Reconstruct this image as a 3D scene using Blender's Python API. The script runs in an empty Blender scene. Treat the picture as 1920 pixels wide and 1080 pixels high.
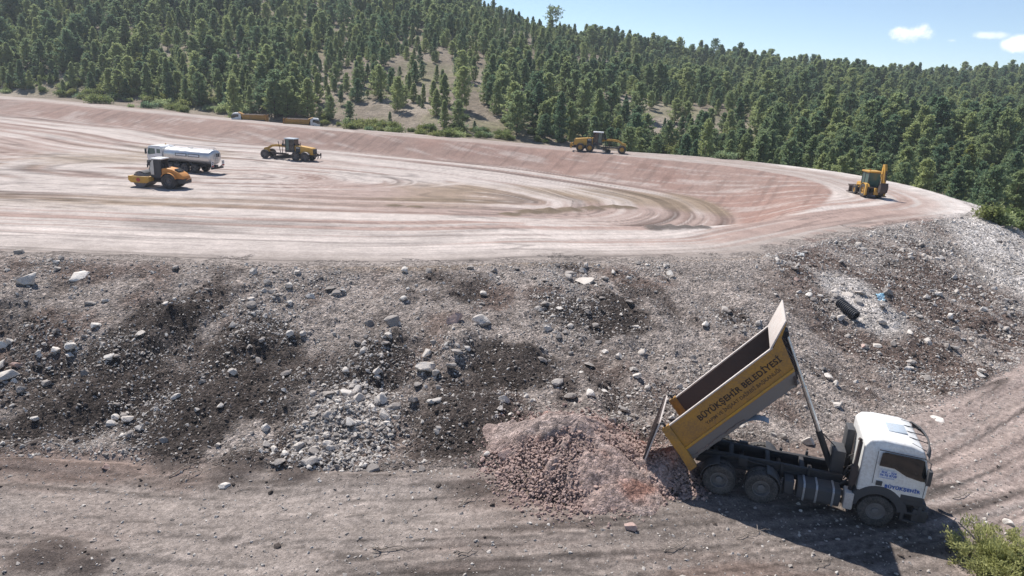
import bpy, bmesh, math, random
import numpy as np
from mathutils import Matrix, Vector, Euler

scene = bpy.context.scene
col = scene.collection
rng = np.random.default_rng(11)
random.seed(11)
R = math.radians

# ------------------------------------------------------------------ camera
CAM_H, CAM_PITCH, CAM_ROLL, FOCAL_PX = 13.0, R(16.0), R(3.0), 1333.0
cF = Vector((0, math.cos(CAM_PITCH), -math.sin(CAM_PITCH)))
cR0 = Vector((1, 0, 0)); cU0 = Vector((0, math.sin(CAM_PITCH), math.cos(CAM_PITCH)))
cR = cR0 * math.cos(CAM_ROLL) + cU0 * math.sin(CAM_ROLL)
cU = cU0 * math.cos(CAM_ROLL) - cR0 * math.sin(CAM_ROLL)
cam_data = bpy.data.cameras.new("camera")
cam = bpy.data.objects.new("camera", cam_data); col.objects.link(cam)
M = Matrix((cR, cU, -cF)).transposed().to_4x4()
M.translation = Vector((0, 0, CAM_H))
cam.matrix_world = M
cam_data.sensor_width = 36.0
cam_data.lens = 36.0 * FOCAL_PX / 1920.0
cam_data.clip_start = 0.5; cam_data.clip_end = 6000.0
scene.camera = cam

# ------------------------------------------------------------------ sky and sun
SUN_AZ, SUN_EL = R(-38.0), R(53.0)          # azimuth from +Y towards +X
world = bpy.data.worlds.new("World"); scene.world = world; world.use_nodes = True
wn = world.node_tree.nodes; wl = world.node_tree.links; wn.clear()
w_out = wn.new("ShaderNodeOutputWorld"); w_bg = wn.new("ShaderNodeBackground")
w_sky = wn.new("ShaderNodeTexSky"); w_sky.sky_type = 'NISHITA'; w_sky.sun_disc = False
w_sky.sun_elevation = SUN_EL; w_sky.sun_rotation = SUN_AZ
w_sky.altitude = 900; w_sky.air_density = .82; w_sky.dust_density = .08; w_sky.ozone_density = 2.0
w_bg.inputs["Strength"].default_value = 0.10
# small fair-weather clouds low over the ridge, as directions in the sky
def cloud_mask(az, el, ra, re, seed, soft):
    tc = wn.new("ShaderNodeTexCoord")
    sep = wn.new("ShaderNodeSeparateXYZ"); wl.new(tc.outputs["Generated"], sep.inputs[0])
    def mth(op, a, b=None):
        n = wn.new("ShaderNodeMath"); n.operation = op
        for i, v in enumerate((a, b)):
            if v is None: continue
            if isinstance(v, (int, float)): n.inputs[i].default_value = v
            else: wl.new(v, n.inputs[i])
        return n.outputs[0]
    azn = mth('ARCTAN2', sep.outputs[0], sep.outputs[1])
    eln = mth('ARCSINE', sep.outputs[2])
    du = mth('DIVIDE', mth('SUBTRACT', azn, R(az)), R(ra))
    dv = mth('DIVIDE', mth('SUBTRACT', eln, R(el)), R(re))
    nz = wn.new("ShaderNodeTexNoise"); nz.inputs["Scale"].default_value = 34.0; nz.inputs["Detail"].default_value = 7.0
    nz.inputs["Roughness"].default_value = 0.62
    off = wn.new("ShaderNodeVectorMath"); off.operation = 'ADD'; off.inputs[1].default_value = (seed, seed * .7, 0)
    wl.new(tc.outputs["Generated"], off.inputs[0]); wl.new(off.outputs[0], nz.inputs["Vector"])
    d = mth('ADD', mth('MULTIPLY', du, du), mth('MULTIPLY', dv, dv))
    d = mth('ADD', mth('SQRT', d), mth('MULTIPLY', mth('SUBTRACT', nz.outputs["Fac"], 0.5), 2.6))
    mr = wn.new("ShaderNodeMapRange"); mr.interpolation_type = 'SMOOTHSTEP'
    mr.inputs[1].default_value = 1.0; mr.inputs[2].default_value = 1.0 - soft
    wl.new(d, mr.inputs[0])
    return mr.outputs[0]
col_sock = w_sky.outputs[0]
def sky_dir(px, py):
    d = (cF + cR * ((px - 960) / FOCAL_PX) - cU * ((py - 540) / FOCAL_PX)).normalized()
    return math.degrees(math.atan2(d.x, d.y)), math.degrees(math.asin(d.z))
for (px, py, ra, re, seed, soft, op) in ((1698, 60, 1.45, .62, 3.1, .75, .93), (1852, 66, 1.1, .26, 9.7, .9, .6), (1912, 82, .9, .5, 5.2, .8, .9), (1785, 76, .35, .14, 7.7, .9, .3)):
    az, el = sky_dir(px, py)
    m = cloud_mask(az, el, ra, re, seed, soft)
    g = wn.new("ShaderNodeMath"); g.operation = 'MULTIPLY'; g.inputs[1].default_value = op; wl.new(m, g.inputs[0])
    mx = wn.new("ShaderNodeMix"); mx.data_type = 'RGBA'
    wl.new(g.outputs[0], mx.inputs[0]); wl.new(col_sock, mx.inputs[6]); mx.inputs[7].default_value = (9.5, 9.6, 9.9, 1)
    col_sock = mx.outputs[2]
wl.new(col_sock, w_bg.inputs["Color"]); wl.new(w_bg.outputs[0], w_out.inputs[0])

sun_d = bpy.data.lights.new("sun", 'SUN'); sun_d.energy = 4.7; sun_d.angle = R(0.53); sun_d.color = (1.0, 0.955, 0.89)
sun = bpy.data.objects.new("sun", sun_d); col.objects.link(sun)
sdir = Vector((math.sin(SUN_AZ) * math.cos(SUN_EL), math.cos(SUN_AZ) * math.cos(SUN_EL), math.sin(SUN_EL)))
sun.rotation_euler = (-sdir).to_track_quat('-Z', 'Y').to_euler(); sun.location = sdir * 60

vs = scene.view_settings
scene.display_settings.display_device = 'sRGB'
vs.view_transform = 'Standard'; vs.look = 'None'; vs.exposure = 0.54; vs.gamma = 1.0; vs.use_curve_mapping = False
scene.cycles.use_denoising = True
scene.cycles.max_bounces = 6; scene.cycles.diffuse_bounces = 3; scene.cycles.glossy_bounces = 2
scene.cycles.transmission_bounces = 4; scene.cycles.transparent_max_bounces = 8

# ------------------------------------------------------------------ numeric helpers
def hash2(ix, iy, seed):
    h = (ix.astype(np.int64) * 374761393 + iy.astype(np.int64) * 668265263 + seed * 1442695041) & 0xFFFFFFFF
    h = ((h ^ (h >> 13)) * 1274126177) & 0xFFFFFFFF
    return ((h ^ (h >> 16)) & 0xFFFF) / 65535.0
def vnoise(x, y, seed=0):
    ix = np.floor(x); iy = np.floor(y); fx = x - ix; fy = y - iy
    ux = fx * fx * fx * (fx * (fx * 6 - 15) + 10); uy = fy * fy * fy * (fy * (fy * 6 - 15) + 10)
    a = hash2(ix, iy, seed); b = hash2(ix + 1, iy, seed); c = hash2(ix, iy + 1, seed); d = hash2(ix + 1, iy + 1, seed)
    return (a + (b - a) * ux) * (1 - uy) + (c + (d - c) * ux) * uy
def fbm(x, y, seed=0, octaves=4, gain=.5):
    s = np.zeros_like(x); a = 1.0; t = 0.0
    for o in range(octaves):
        c, q = math.cos(o * .7), math.sin(o * .7)
        s = s + a * (vnoise(x * c - y * q, x * q + y * c, seed + o * 17) - .5); t += a
        x = x * 2.03; y = y * 2.03; a *= gain
    return s / t * 2.0                        # about -1..1
def sstep(a, b, x):
    t = np.clip((x - a) / (b - a), 0, 1); return t * t * (3 - 2 * t)
def catmull(pts, closed, n=8):
    P = [np.array(p, float) for p in pts]; out = []
    N = len(P); rng_ = range(N) if closed else range(N - 1)
    for i in rng_:
        if closed: a, b, c, d = P[i - 1], P[i], P[(i + 1) % N], P[(i + 2) % N]
        else: a, b, c, d = P[max(i - 1, 0)], P[i], P[i + 1], P[min(i + 2, N - 1)]
        for k in range(n):
            t = k / n
            out.append(.5 * ((2 * b) + (c - a) * t + (2 * a - 5 * b + 4 * c - d) * t * t + (3 * b - a - 3 * c + d) * t ** 3))
    if not closed: out.append(P[-1])
    return np.array(out)
def dist_poly(x, y, poly, closed):
    """distance to a polyline, side (inside for closed, left for open), arclength of nearest point"""
    x = np.asarray(x, float); y = np.asarray(y, float)
    best = np.full(x.shape, 1e18); side = np.zeros(x.shape); arc = np.zeros(x.shape)
    inside = np.zeros(x.shape, bool); acc = 0.0
    N = len(poly)
    for i in range(N if closed else N - 1):
        ax, ay = poly[i]; bx, by = poly[(i + 1) % N]
        ex, ey = bx - ax, by - ay; L2 = ex * ex + ey * ey + 1e-12
        t = np.clip(((x - ax) * ex + (y - ay) * ey) / L2, 0, 1)
        d2 = (x - ax - t * ex) ** 2 + (y - ay - t * ey) ** 2
        m = d2 < best
        best = np.where(m, d2, best)
        side = np.where(m, ex * (y - ay) - ey * (x - ax), side)
        L = math.sqrt(L2); arc = np.where(m, acc + t * L, arc); acc += L
        if closed:
            c = ((ay > y) != (by > y)) & (x < (bx - ax) * (y - ay) / (by - ay + 1e-12) + ax)
            inside ^= c
    return np.sqrt(best), (inside if closed else side > 0), arc

# ------------------------------------------------------------------ plan of the place (metres)
CREST = 2.8
TOE_IN = catmull([(-46, 55), (-22, 57), (-6, 59.5), (9, 61.5), (17, 65.5), (22, 73), (23.8, 81), (22.2, 92.4), (12.5, 103.5), (1, 113.5), (-13.5, 120.5),
                  (-36, 129), (-56, 133.5), (-87, 153), (-120, 168), (-160, 172), (-192, 140), (-192, 80), (-150, 50), (-100, 49), (-70, 52)], True)
INNER = catmull([(-46.6, 48.1), (-22, 50.8), (-6.7, 53.1), (9.7, 54.8), (17.5, 57.5), (25.5, 64), (33, 75), (38, 86), (38.5, 97), (32, 108), (22, 113.5),
                 (12, 118.8), (-15.5, 130.3), (-48.5, 143.8), (-95, 168), (-131, 187), (-180, 192), (-215, 150), (-215, 70), (-160, 38), (-100, 38), (-70, 44)], True)
OUTER = catmull([(-35.6, 36.2), (-27.5, 36.8), (-19.1, 37.2), (-7.8, 38.4), (1.2, 41.4), (7.9, 43.1), (15.4, 45.9), (21.1, 51.0), (27.9, 57.4), (35.1, 63.2),
                 (43.4, 69.4), (48.5, 76), (51, 86), (51, 97), (47.5, 108), (39, 117), (29, 122.5), (12, 126), (-16, 137), (-50, 150.5), (-99, 178.5),
                 (-138, 198), (-190, 204), (-232, 160), (-232, 60), (-160, 26), (-90, 30), (-60, 34)], True)
FOOT = catmull([(-120, 20), (-60, 22), (-19.4, 24.0), (-13.2, 24.0), (-4.7, 23.0), (0.2, 22.8), (6.8, 23.8), (12.8, 25.6), (17.1, 28), (21.3, 31.1),
                (27.7, 36), (38, 46), (52, 60), (72, 82), (100, 110)], False)
R_BASE = np.array([(-70, 330), (-50, 310), (-36, 262), (-27, 222), (-18.5, 182), (-6, 152), (5.5, 146), (23.5, 138), (35, 132), (50, 132), (75, 140)], float)
R_RIDGE = np.array([(-70, 560, 90), (-50, 540, 88), (-36, 480, 84), (-18, 400, 68), (-9, 370, 53), (0.6, 345, 38.5), (6, 370, 33.5), (12.5, 400, 30), (22.5, 440, 26.5),
                    (33, 500, 29), (45, 520, 30), (75, 540, 30)], float)

def road_level(x, y):
    return -1.6 * (1 - sstep(-14, 6, x)) + 0.0 * y - 0.6 * sstep(40, 80, x)
HUMPS = []      # x, y, radius, height, tone
def base_height(x, y):
    x = np.asarray(x, float); y = np.asarray(y, float)
    dT, inT, _ = dist_poly(x, y, TOE_IN, True)
    dI, inI, _ = dist_poly(x, y, INNER, True)
    dO, inO, _ = dist_poly(x, y, OUTER, True)
    dF, upF, arcF = dist_poly(x, y, FOOT, False)
    # inside the basin
    s = dT / (dT + dI + 1e-6); s = s * s * (3 - 2 * s) * .8 + s * .2
    z_in = np.where(inT, -.12 * sstep(0, 25, dT), CREST * s)
    # embankment down to the haul road
    e = dO / (dO + dF + 1e-6); e = np.where(upF, e, 1.0)
    zr = road_level(x, y)
    prof = .30 * e + .70 * sstep(0.02, 1.0, e)
    z_near = CREST + (zr - CREST) * prof
    # behind the basin: a drop to the valley, then the wooded hill
    r = np.hypot(x, y); a = np.degrees(np.arctan2(x, y))
    rb = np.interp(a, R_BASE[:, 0], R_BASE[:, 1]); rr = np.interp(a, R_RIDGE[:, 0], R_RIDGE[:, 1]); zr_ = np.interp(a, R_RIDGE[:, 0], R_RIDGE[:, 2])
    val = np.interp(a, [-40, -26, -20, -16, -11, -5, 2, 10, 30, 45], [3.0, 2.7, 1.0, 1.0, 2.2, 2.3, 1.4, -.6, -2.0, -2.0])
    t = (r - rb) / (rr - rb)
    rise = np.where(t < 1, np.clip(t, 0, 1) ** 1.06, 1 - .25 * (t - 1) - .15 * (t - 1) ** 2)
    rise = np.maximum(rise, -.3)
    z_hill = val + (zr_ - val) * rise
    amp = sstep(0, .25, t) * (1 - .5 * sstep(.8, 1.1, t))
    z_hill = z_hill + amp * (4.2 * fbm(x / 70, y / 70, 5, 3) + 1.4 * fbm(x / 22, y / 22, 9, 3))
    z_far = CREST + (z_hill - CREST) * sstep(0, 7, dO)
    far_w = np.where(y > 120, 1.0, sstep(72, 96, y - .0 * x))
    far_w = np.where(x < -100, np.maximum(far_w, sstep(40, 60, y)), far_w)
    z_out = z_near * (1 - far_w) + z_far * far_w
    z = np.where(inI, z_in, np.where(inO, CREST, z_out))
    zone = np.where(inT, 0, np.where(inI, 1, np.where(inO, 2, np.where(far_w > .5, 5, np.where(upF, 3, 4)))))
    return z, zone, dict(dT=dT, inT=inT, dI=dI, inI=inI, dO=dO, inO=inO, dF=dF, upF=upF, arcF=arcF, e=e, far=far_w)

def ground(x, y, full=False):
    x = np.atleast_1d(np.asarray(x, float)); y = np.atleast_1d(np.asarray(y, float))
    z, zone, k = base_height(x, y)
    emb = np.where((~k['inO']) & k['upF'], sstep(0, 2.2, k['dO']) * (.25 + .75 * sstep(0, 1.2, k['dF'])), 0) * (1 - k['far'])
    rough = emb * (.34 * fbm(x / 4.5, y / 4.0, 21, 3) + .22 * fbm(x / 1.3, y / 1.3, 31, 3, .6) - .16 * np.abs(fbm(x / .62, y / .62, 33, 3, .65)) + .07 * fbm(x / .3, y / .3, 35, 2))
    # gullies and spill tongues running down the bank
    rough = rough + emb * .22 * fbm(k['arcF'] / 2.2, k['dF'] / 9.0, 41, 2)
    z = z + rough
    road = np.where((~k['inO']) & (~k['upF']), 1.0, 0.0) * (1 - k['far'])
    lo = -k['dF']
    rut = fbm(k['arcF'] / 16.0, k['dF'] / .55, 51, 3)
    z = z + road * (.075 * rut + .10 * fbm(x / 5, y / 5, 53, 3) + .035 * fbm(x / .5, y / .5, 55, 3))
    berm = np.exp(-((k['dF'] - .5) / .45) ** 2) * np.where(x < 8, 1, .3) * .16 * (.4 + vnoise(k['arcF'] / 1.7, k['arcF'] * 0, 57)) * (~k['inO']) * (1 - k['far'])
    z = z + berm
    top = np.where(k['inO'] & ~k['inI'], 1.0, 0.0)
    z = z + top * (.05 * fbm(x / 6, y / 6, 61, 3)) + np.where(k['inT'], .05 * fbm(x / 9, y / 9, 63, 2), 0)
    # raked, scalloped inner slope
    z = z + np.where(k['inI'] & ~k['inT'], 1.0, 0) * np.minimum(1, np.minimum(k['dT'], k['dI']) / 2) * .05 * fbm(x / 6.0, y / 14.0, 67, 2)
    for (hx, hy, hr, hh, tone) in HUMPS:
        m = np.hypot(x - hx, (y - hy)) / hr
        m = m * (1 + .35 * fbm(x / (hr * .8), y / (hr * .8), int(hx * 13) & 255, 2))
        z = z + hh * np.clip(1 - m, 0, 1) ** 1.15
    if full: return z, zone, k
    return z

def ray(px, py):
    d = cF + cR * ((px - 960) / FOCAL_PX) - cU * ((py - 540) / FOCAL_PX)
    return np.array(d)
def at(px, py, far=700, fine=False):
    """where the line of sight through a photograph pixel meets the ground"""
    d = ray(px, py); t = np.concatenate([np.arange(8, 80, .1), np.arange(80, far, .4)])
    X, Y, Z = d[0] * t, d[1] * t, CAM_H + d[2] * t
    g = fast_ground(X, Y)
    hit = np.nonzero(Z < g)[0]
    i = hit[0] if len(hit) else int(np.argmin((Z - g) / t + (t < 150)))      # a line of sight that clears the ridge: the ridge itself
    return float(X[i]), float(Y[i]), float(g[i])
FAST = None
def fast_ground(x, y):
    x = np.atleast_1d(np.asarray(x, float)); y = np.atleast_1d(np.asarray(y, float))
    if FAST is None: return ground(x, y)
    out = np.full(x.shape, np.nan)
    for gx, gy, zz in FAST:
        m = np.isnan(out) & (x > gx[0]) & (x < gx[-1]) & (y > gy[0]) & (y < gy[-1])
        if not m.any(): continue
        i = np.clip(np.searchsorted(gx, x[m]) - 1, 0, len(gx) - 2); j = np.clip(np.searchsorted(gy, y[m]) - 1, 0, len(gy) - 2)
        u = (x[m] - gx[i]) / (gx[i + 1] - gx[i]); w = (y[m] - gy[j]) / (gy[j + 1] - gy[j])
        out[m] = (zz[j, i] * (1 - u) + zz[j, i + 1] * u) * (1 - w) + (zz[j + 1, i] * (1 - u) + zz[j + 1, i + 1] * u) * w
    return np.where(np.isnan(out), -5.0, out)
def grid_ground(x, y):
    """height, zone and plan distances read from the built terrain grid"""
    z = fast_ground(x, y); gx, gy, zz = FAST[0]
    i = np.clip(np.searchsorted(gx, x), 0, len(gx) - 1); j = np.clip(np.searchsorted(gy, y), 0, len(gy) - 1); q = j * len(gx) + i
    return z, ZONE[q], {k_: v_[q] for k_, v_ in K.items()}, q
def gz(x, y): return float(fast_ground(x, y)[0])

_h = [(325, 600, 1.7, .75, 1), (470, 650, 2.0, .7, 1), (90, 640, 2.0, .5, 0), (230, 700, 2.6, .6, 1), (130, 760, 2.2, .5, 1), (370, 770, 2.6, .5, 1), (540, 740, 2.2, .55, 1),
      (650, 790, 2.6, .75, 2), (740, 640, 1.6, .6, 2), (880, 640, 1.8, .55, 0), (870, 790, 2.4, .6, 1), (700, 690, 1.8, .5, 1), (960, 690, 1.7, .45, 1), (1110, 590, 2.4, .5, 1),
      (1220, 640, 2.0, .4, 0), (1560, 560, 2.0, .35, 0), (1650, 590, 1.5, .5, 0), (1700, 640, 2.2, .4, 0), (1400, 580, 2.2, .4, 0), (40, 560, 1.8, .5, 0),
      (80, 1045, 1.2, .3, 1), (160, 1060, .8, .25, 1), (450, 880, 1.3, .28, 1), (330, 865, 1.1, .25, 1), (560, 885, 1.2, .22, 1), (990, 398, 1.5, .38, 3), (1030, 396, 1.7, .45, 3), (1070, 394, 1.6, .42, 3), (1110, 392, 1.6, .42, 3), (1150, 389, 1.5, .36, 3), (955, 402, 1.2, .25, 3), (1180, 390, 1.2, .22, 3),
      (1225, 428, 1.0, .28, 4), (1255, 427, 1.1, .32, 4), (1285, 427, 1.0, .24, 4), (1315, 426, .8, .16, 4), (780, 388, 1.0, .15, 3), (740, 385, .9, .12, 3)]
_acc = []
for (px, py, r_, h_, t_) in _h:
    x_, y_, z_ = at(px, py); _acc.append((x_, y_, r_, h_, t_))
HUMPS.extend(_acc)
# ------------------------------------------------------------------ materials
def mat_new(name):
    m = bpy.data.materials.new(name); m.use_nodes = True
    nt = m.node_tree; b = nt.nodes["Principled BSDF"]
    return m, nt, b
def N(nt, kind, **kw):
    n = nt.nodes.new(kind)
    for k, v in kw.items():
        if k in n.inputs: n.inputs[k].default_value = v
        else: setattr(n, k, v)
    return n
def worn(name, color, rough=.5, metal=0.0, dirt=(.23, .19, .165), amount=.35, scale=3.0, spec=.5, coat=0.0, bump=.0):
    """painted or bare surface with dust and grime in patches"""
    m, nt, b = mat_new(name); L = nt.links
    tc = N(nt, "ShaderNodeTexCoord"); n1 = N(nt, "ShaderNodeTexNoise", Scale=scale, Detail=8.0, Roughness=.65)
    n2 = N(nt, "ShaderNodeTexNoise", Scale=scale * 9, Detail=4.0, Roughness=.6)
    L.new(tc.outputs["Object"], n1.inputs["Vector"]); L.new(tc.outputs["Object"], n2.inputs["Vector"])
    ad = N(nt, "ShaderNodeMath", operation='MULTIPLY'); L.new(n1.outputs["Fac"], ad.inputs[0]); L.new(n2.outputs["Fac"], ad.inputs[1])
    mr = N(nt, "ShaderNodeMapRange"); mr.inputs[1].default_value = .17; mr.inputs[2].default_value = .35; mr.inputs[3].default_value = 0; mr.inputs[4].default_value = amount
    L.new(ad.outputs[0], mr.inputs[0])
    mx = N(nt, "ShaderNodeMix", data_type='RGBA'); mx.inputs[6].default_value = (*color, 1); mx.inputs[7].default_value = (*dirt, 1)
    L.new(mr.outputs[0], mx.inputs[0]); L.new(mx.outputs[2], b.inputs["Base Color"])
    rr = N(nt, "ShaderNodeMapRange"); rr.inputs[1].default_value = 0; rr.inputs[2].default_value = max(amount, .01); rr.inputs[3].default_value = rough; rr.inputs[4].default_value = min(1, rough + .3)
    L.new(mr.outputs[0], rr.inputs[0]); L.new(rr.outputs[0], b.inputs["Roughness"])
    b.inputs["Metallic"].default_value = metal; b.inputs["Specular IOR Level"].default_value = spec; b.inputs["Coat Weight"].default_value = coat
    if bump:
        bp = N(nt, "ShaderNodeBump", Strength=bump, Distance=.02); L.new(n2.outputs["Fac"], bp.inputs["Height"]); L.new(bp.outputs[0], b.inputs["Normal"])
    return m
def soil_material(name, grain, bump_s, cell=0.0, amp=1.0):
    m, nt, b = mat_new(name); L = nt.links
    at_ = N(nt, "ShaderNodeAttribute", attribute_name="soil")
    geo = N(nt, "ShaderNodeNewGeometry")
    def noise(scale, det, rough=.6, st=(1, 1, 1)):
        mp = N(nt, "ShaderNodeMapping"); mp.inputs["Scale"].default_value = st; L.new(geo.outputs["Position"], mp.inputs["Vector"])
        n = N(nt, "ShaderNodeTexNoise", Scale=scale, Detail=det, Roughness=rough); L.new(mp.outputs[0], n.inputs["Vector"]); return n.outputs["Fac"]
    a = noise(grain * 1.0, 6.0, .7); c = noise(grain * .13, 5.0, .6); g = noise(grain * 4.5, 3.0, .7)
    def rng_(s, lo, hi, o0, o1):
        n = N(nt, "ShaderNodeMapRange"); n.inputs[1].default_value = lo; n.inputs[2].default_value = hi; n.inputs[3].default_value = o0; n.inputs[4].default_value = o1; L.new(s, n.inputs[0]); return n.outputs[0]
    def mul(p, q):
        n = N(nt, "ShaderNodeMath", operation='MULTIPLY'); L.new(p, n.inputs[0]); L.new(q, n.inputs[1]); return n.outputs[0]
    f = mul(mul(rng_(a, .3, .7, 1 - .42 * amp, 1 + .42 * amp), rng_(c, .3, .7, .84, 1.14)), rng_(g, .25, .75, 1 - .5 * amp, 1 + .5 * amp))
    lumps = None
    if cell:                                   # broken lumps packed together, two sizes
        wp = N(nt, "ShaderNodeTexNoise", Scale=6.0, Detail=2.0); L.new(geo.outputs["Position"], wp.inputs["Vector"])
        wv = N(nt, "ShaderNodeVectorMath", operation='SCALE'); L.new(wp.outputs["Color"], wv.inputs[0]); wv.inputs["Scale"].default_value = .12
        wa = N(nt, "ShaderNodeVectorMath", operation='ADD'); L.new(geo.outputs["Position"], wa.inputs[0]); L.new(wv.outputs[0], wa.inputs[1])
        for sc_, lo_, hi_ in ((6.5, 1 - .42 * cell, 1 + .5 * cell), (15.0, 1 - .40 * cell, 1 + .5 * cell)):
            v_ = N(nt, "ShaderNodeTexVoronoi", Scale=sc_); L.new(wa.outputs[0], v_.inputs["Vector"])
            s_ = N(nt, "ShaderNodeSeparateColor"); L.new(v_.outputs["Color"], s_.inputs[0])
            f = mul(f, rng_(s_.outputs[0], 0, 1, lo_, hi_)); h_ = rng_(v_.outputs["Distance"], 0, .6, .9 * cell, 0)
            if lumps is None: lumps = h_
            else:
                ad_ = N(nt, "ShaderNodeMath", operation='MULTIPLY_ADD'); L.new(h_, ad_.inputs[0]); ad_.inputs[1].default_value = .5; L.new(lumps, ad_.inputs[2]); lumps = ad_.outputs[0]
    vm = N(nt, "ShaderNodeVectorMath", operation='SCALE'); L.new(at_.outputs["Color"], vm.inputs[0]); L.new(f, vm.inputs["Scale"])
    # scattered grit: pale and dark specks
    vo = N(nt, "ShaderNodeTexVoronoi", Scale=grain * 2.6); L.new(geo.outputs["Position"], vo.inputs["Vector"])
    sp = N(nt, "ShaderNodeSeparateColor"); L.new(vo.outputs["Color"], sp.inputs[0])
    pale = mul(rng_(sp.outputs[0], .86, .93, 0, 1), rng_(vo.outputs["Distance"], .30, .22, 0, .7))
    mx = N(nt, "ShaderNodeMix", data_type='RGBA'); L.new(pale, mx.inputs[0]); L.new(vm.outputs[0], mx.inputs[6])
    v2 = N(nt, "ShaderNodeVectorMath", operation='SCALE'); L.new(at_.outputs["Color"], v2.inputs[0]); v2.inputs["Scale"].default_value = 1.75; L.new(v2.outputs[0], mx.inputs[7])
    L.new(mx.outputs[2], b.inputs["Base Color"])
    b.inputs["Roughness"].default_value = .95; b.inputs["Specular IOR Level"].default_value = .15
    h = N(nt, "ShaderNodeMath", operation='ADD'); L.new(a, h.inputs[0]); L.new(g, h.inputs[1])
    hs = h.outputs[0]
    if lumps is not None:
        h2 = N(nt, "ShaderNodeMath", operation='ADD'); L.new(hs, h2.inputs[0]); L.new(lumps, h2.inputs[1]); hs = h2.outputs[0]
    bp = N(nt, "ShaderNodeBump", Strength=bump_s, Distance=.10); L.new(hs, bp.inputs["Height"]); L.new(bp.outputs[0], b.inputs["Normal"])
    return m
M_BANK = soil_material("bank_soil", 4.0, 1.0, .85)
M_ROAD = soil_material("road_soil", 5.0, .6, .25, .8)
M_HEAP = soil_material("heap_rubble", 6.0, 1.0, .7, .8)
M_BASIN = soil_material("basin_soil", 4.5, .3, 0.0, .45)
M_HILL = soil_material("hill_soil", .8, .8)

# ------------------------------------------------------------------ terrain sheet
def spaced(parts):
    out = []
    for a, b, s in parts: out.append(np.linspace(a, b, max(2, int(round((b - a) / s)) + 1))[:-1])
    return np.concatenate(out + [[parts[-1][1]]])
GX = spaced([(-240, -110, 1.8), (-110, -48, .9), (-48, -30, .4), (-30, 40, .17), (40, 60, .4), (60, 110, 1.2)])
GY = spaced([(2, 14, .3), (14, 48, .155), (48, 64, .3), (64, 108, .5), (108, 150, .38), (150, 215, .9)])
XX, YY = np.meshgrid(GX, GY)
ZZ, ZONE, K = ground(XX.ravel(), YY.ravel(), True)
xs, ys = XX.ravel(), YY.ravel()
_hx, _hy = np.arange(-520, 521, 4.0), np.arange(-60, 721, 4.0); _HX, _HY = np.meshgrid(_hx, _hy)
FAST = [(GX, GY, ZZ.reshape(XX.shape)), (_hx, _hy, ground(_HX.ravel(), _HY.ravel()).reshape(_HX.shape))]

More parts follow.
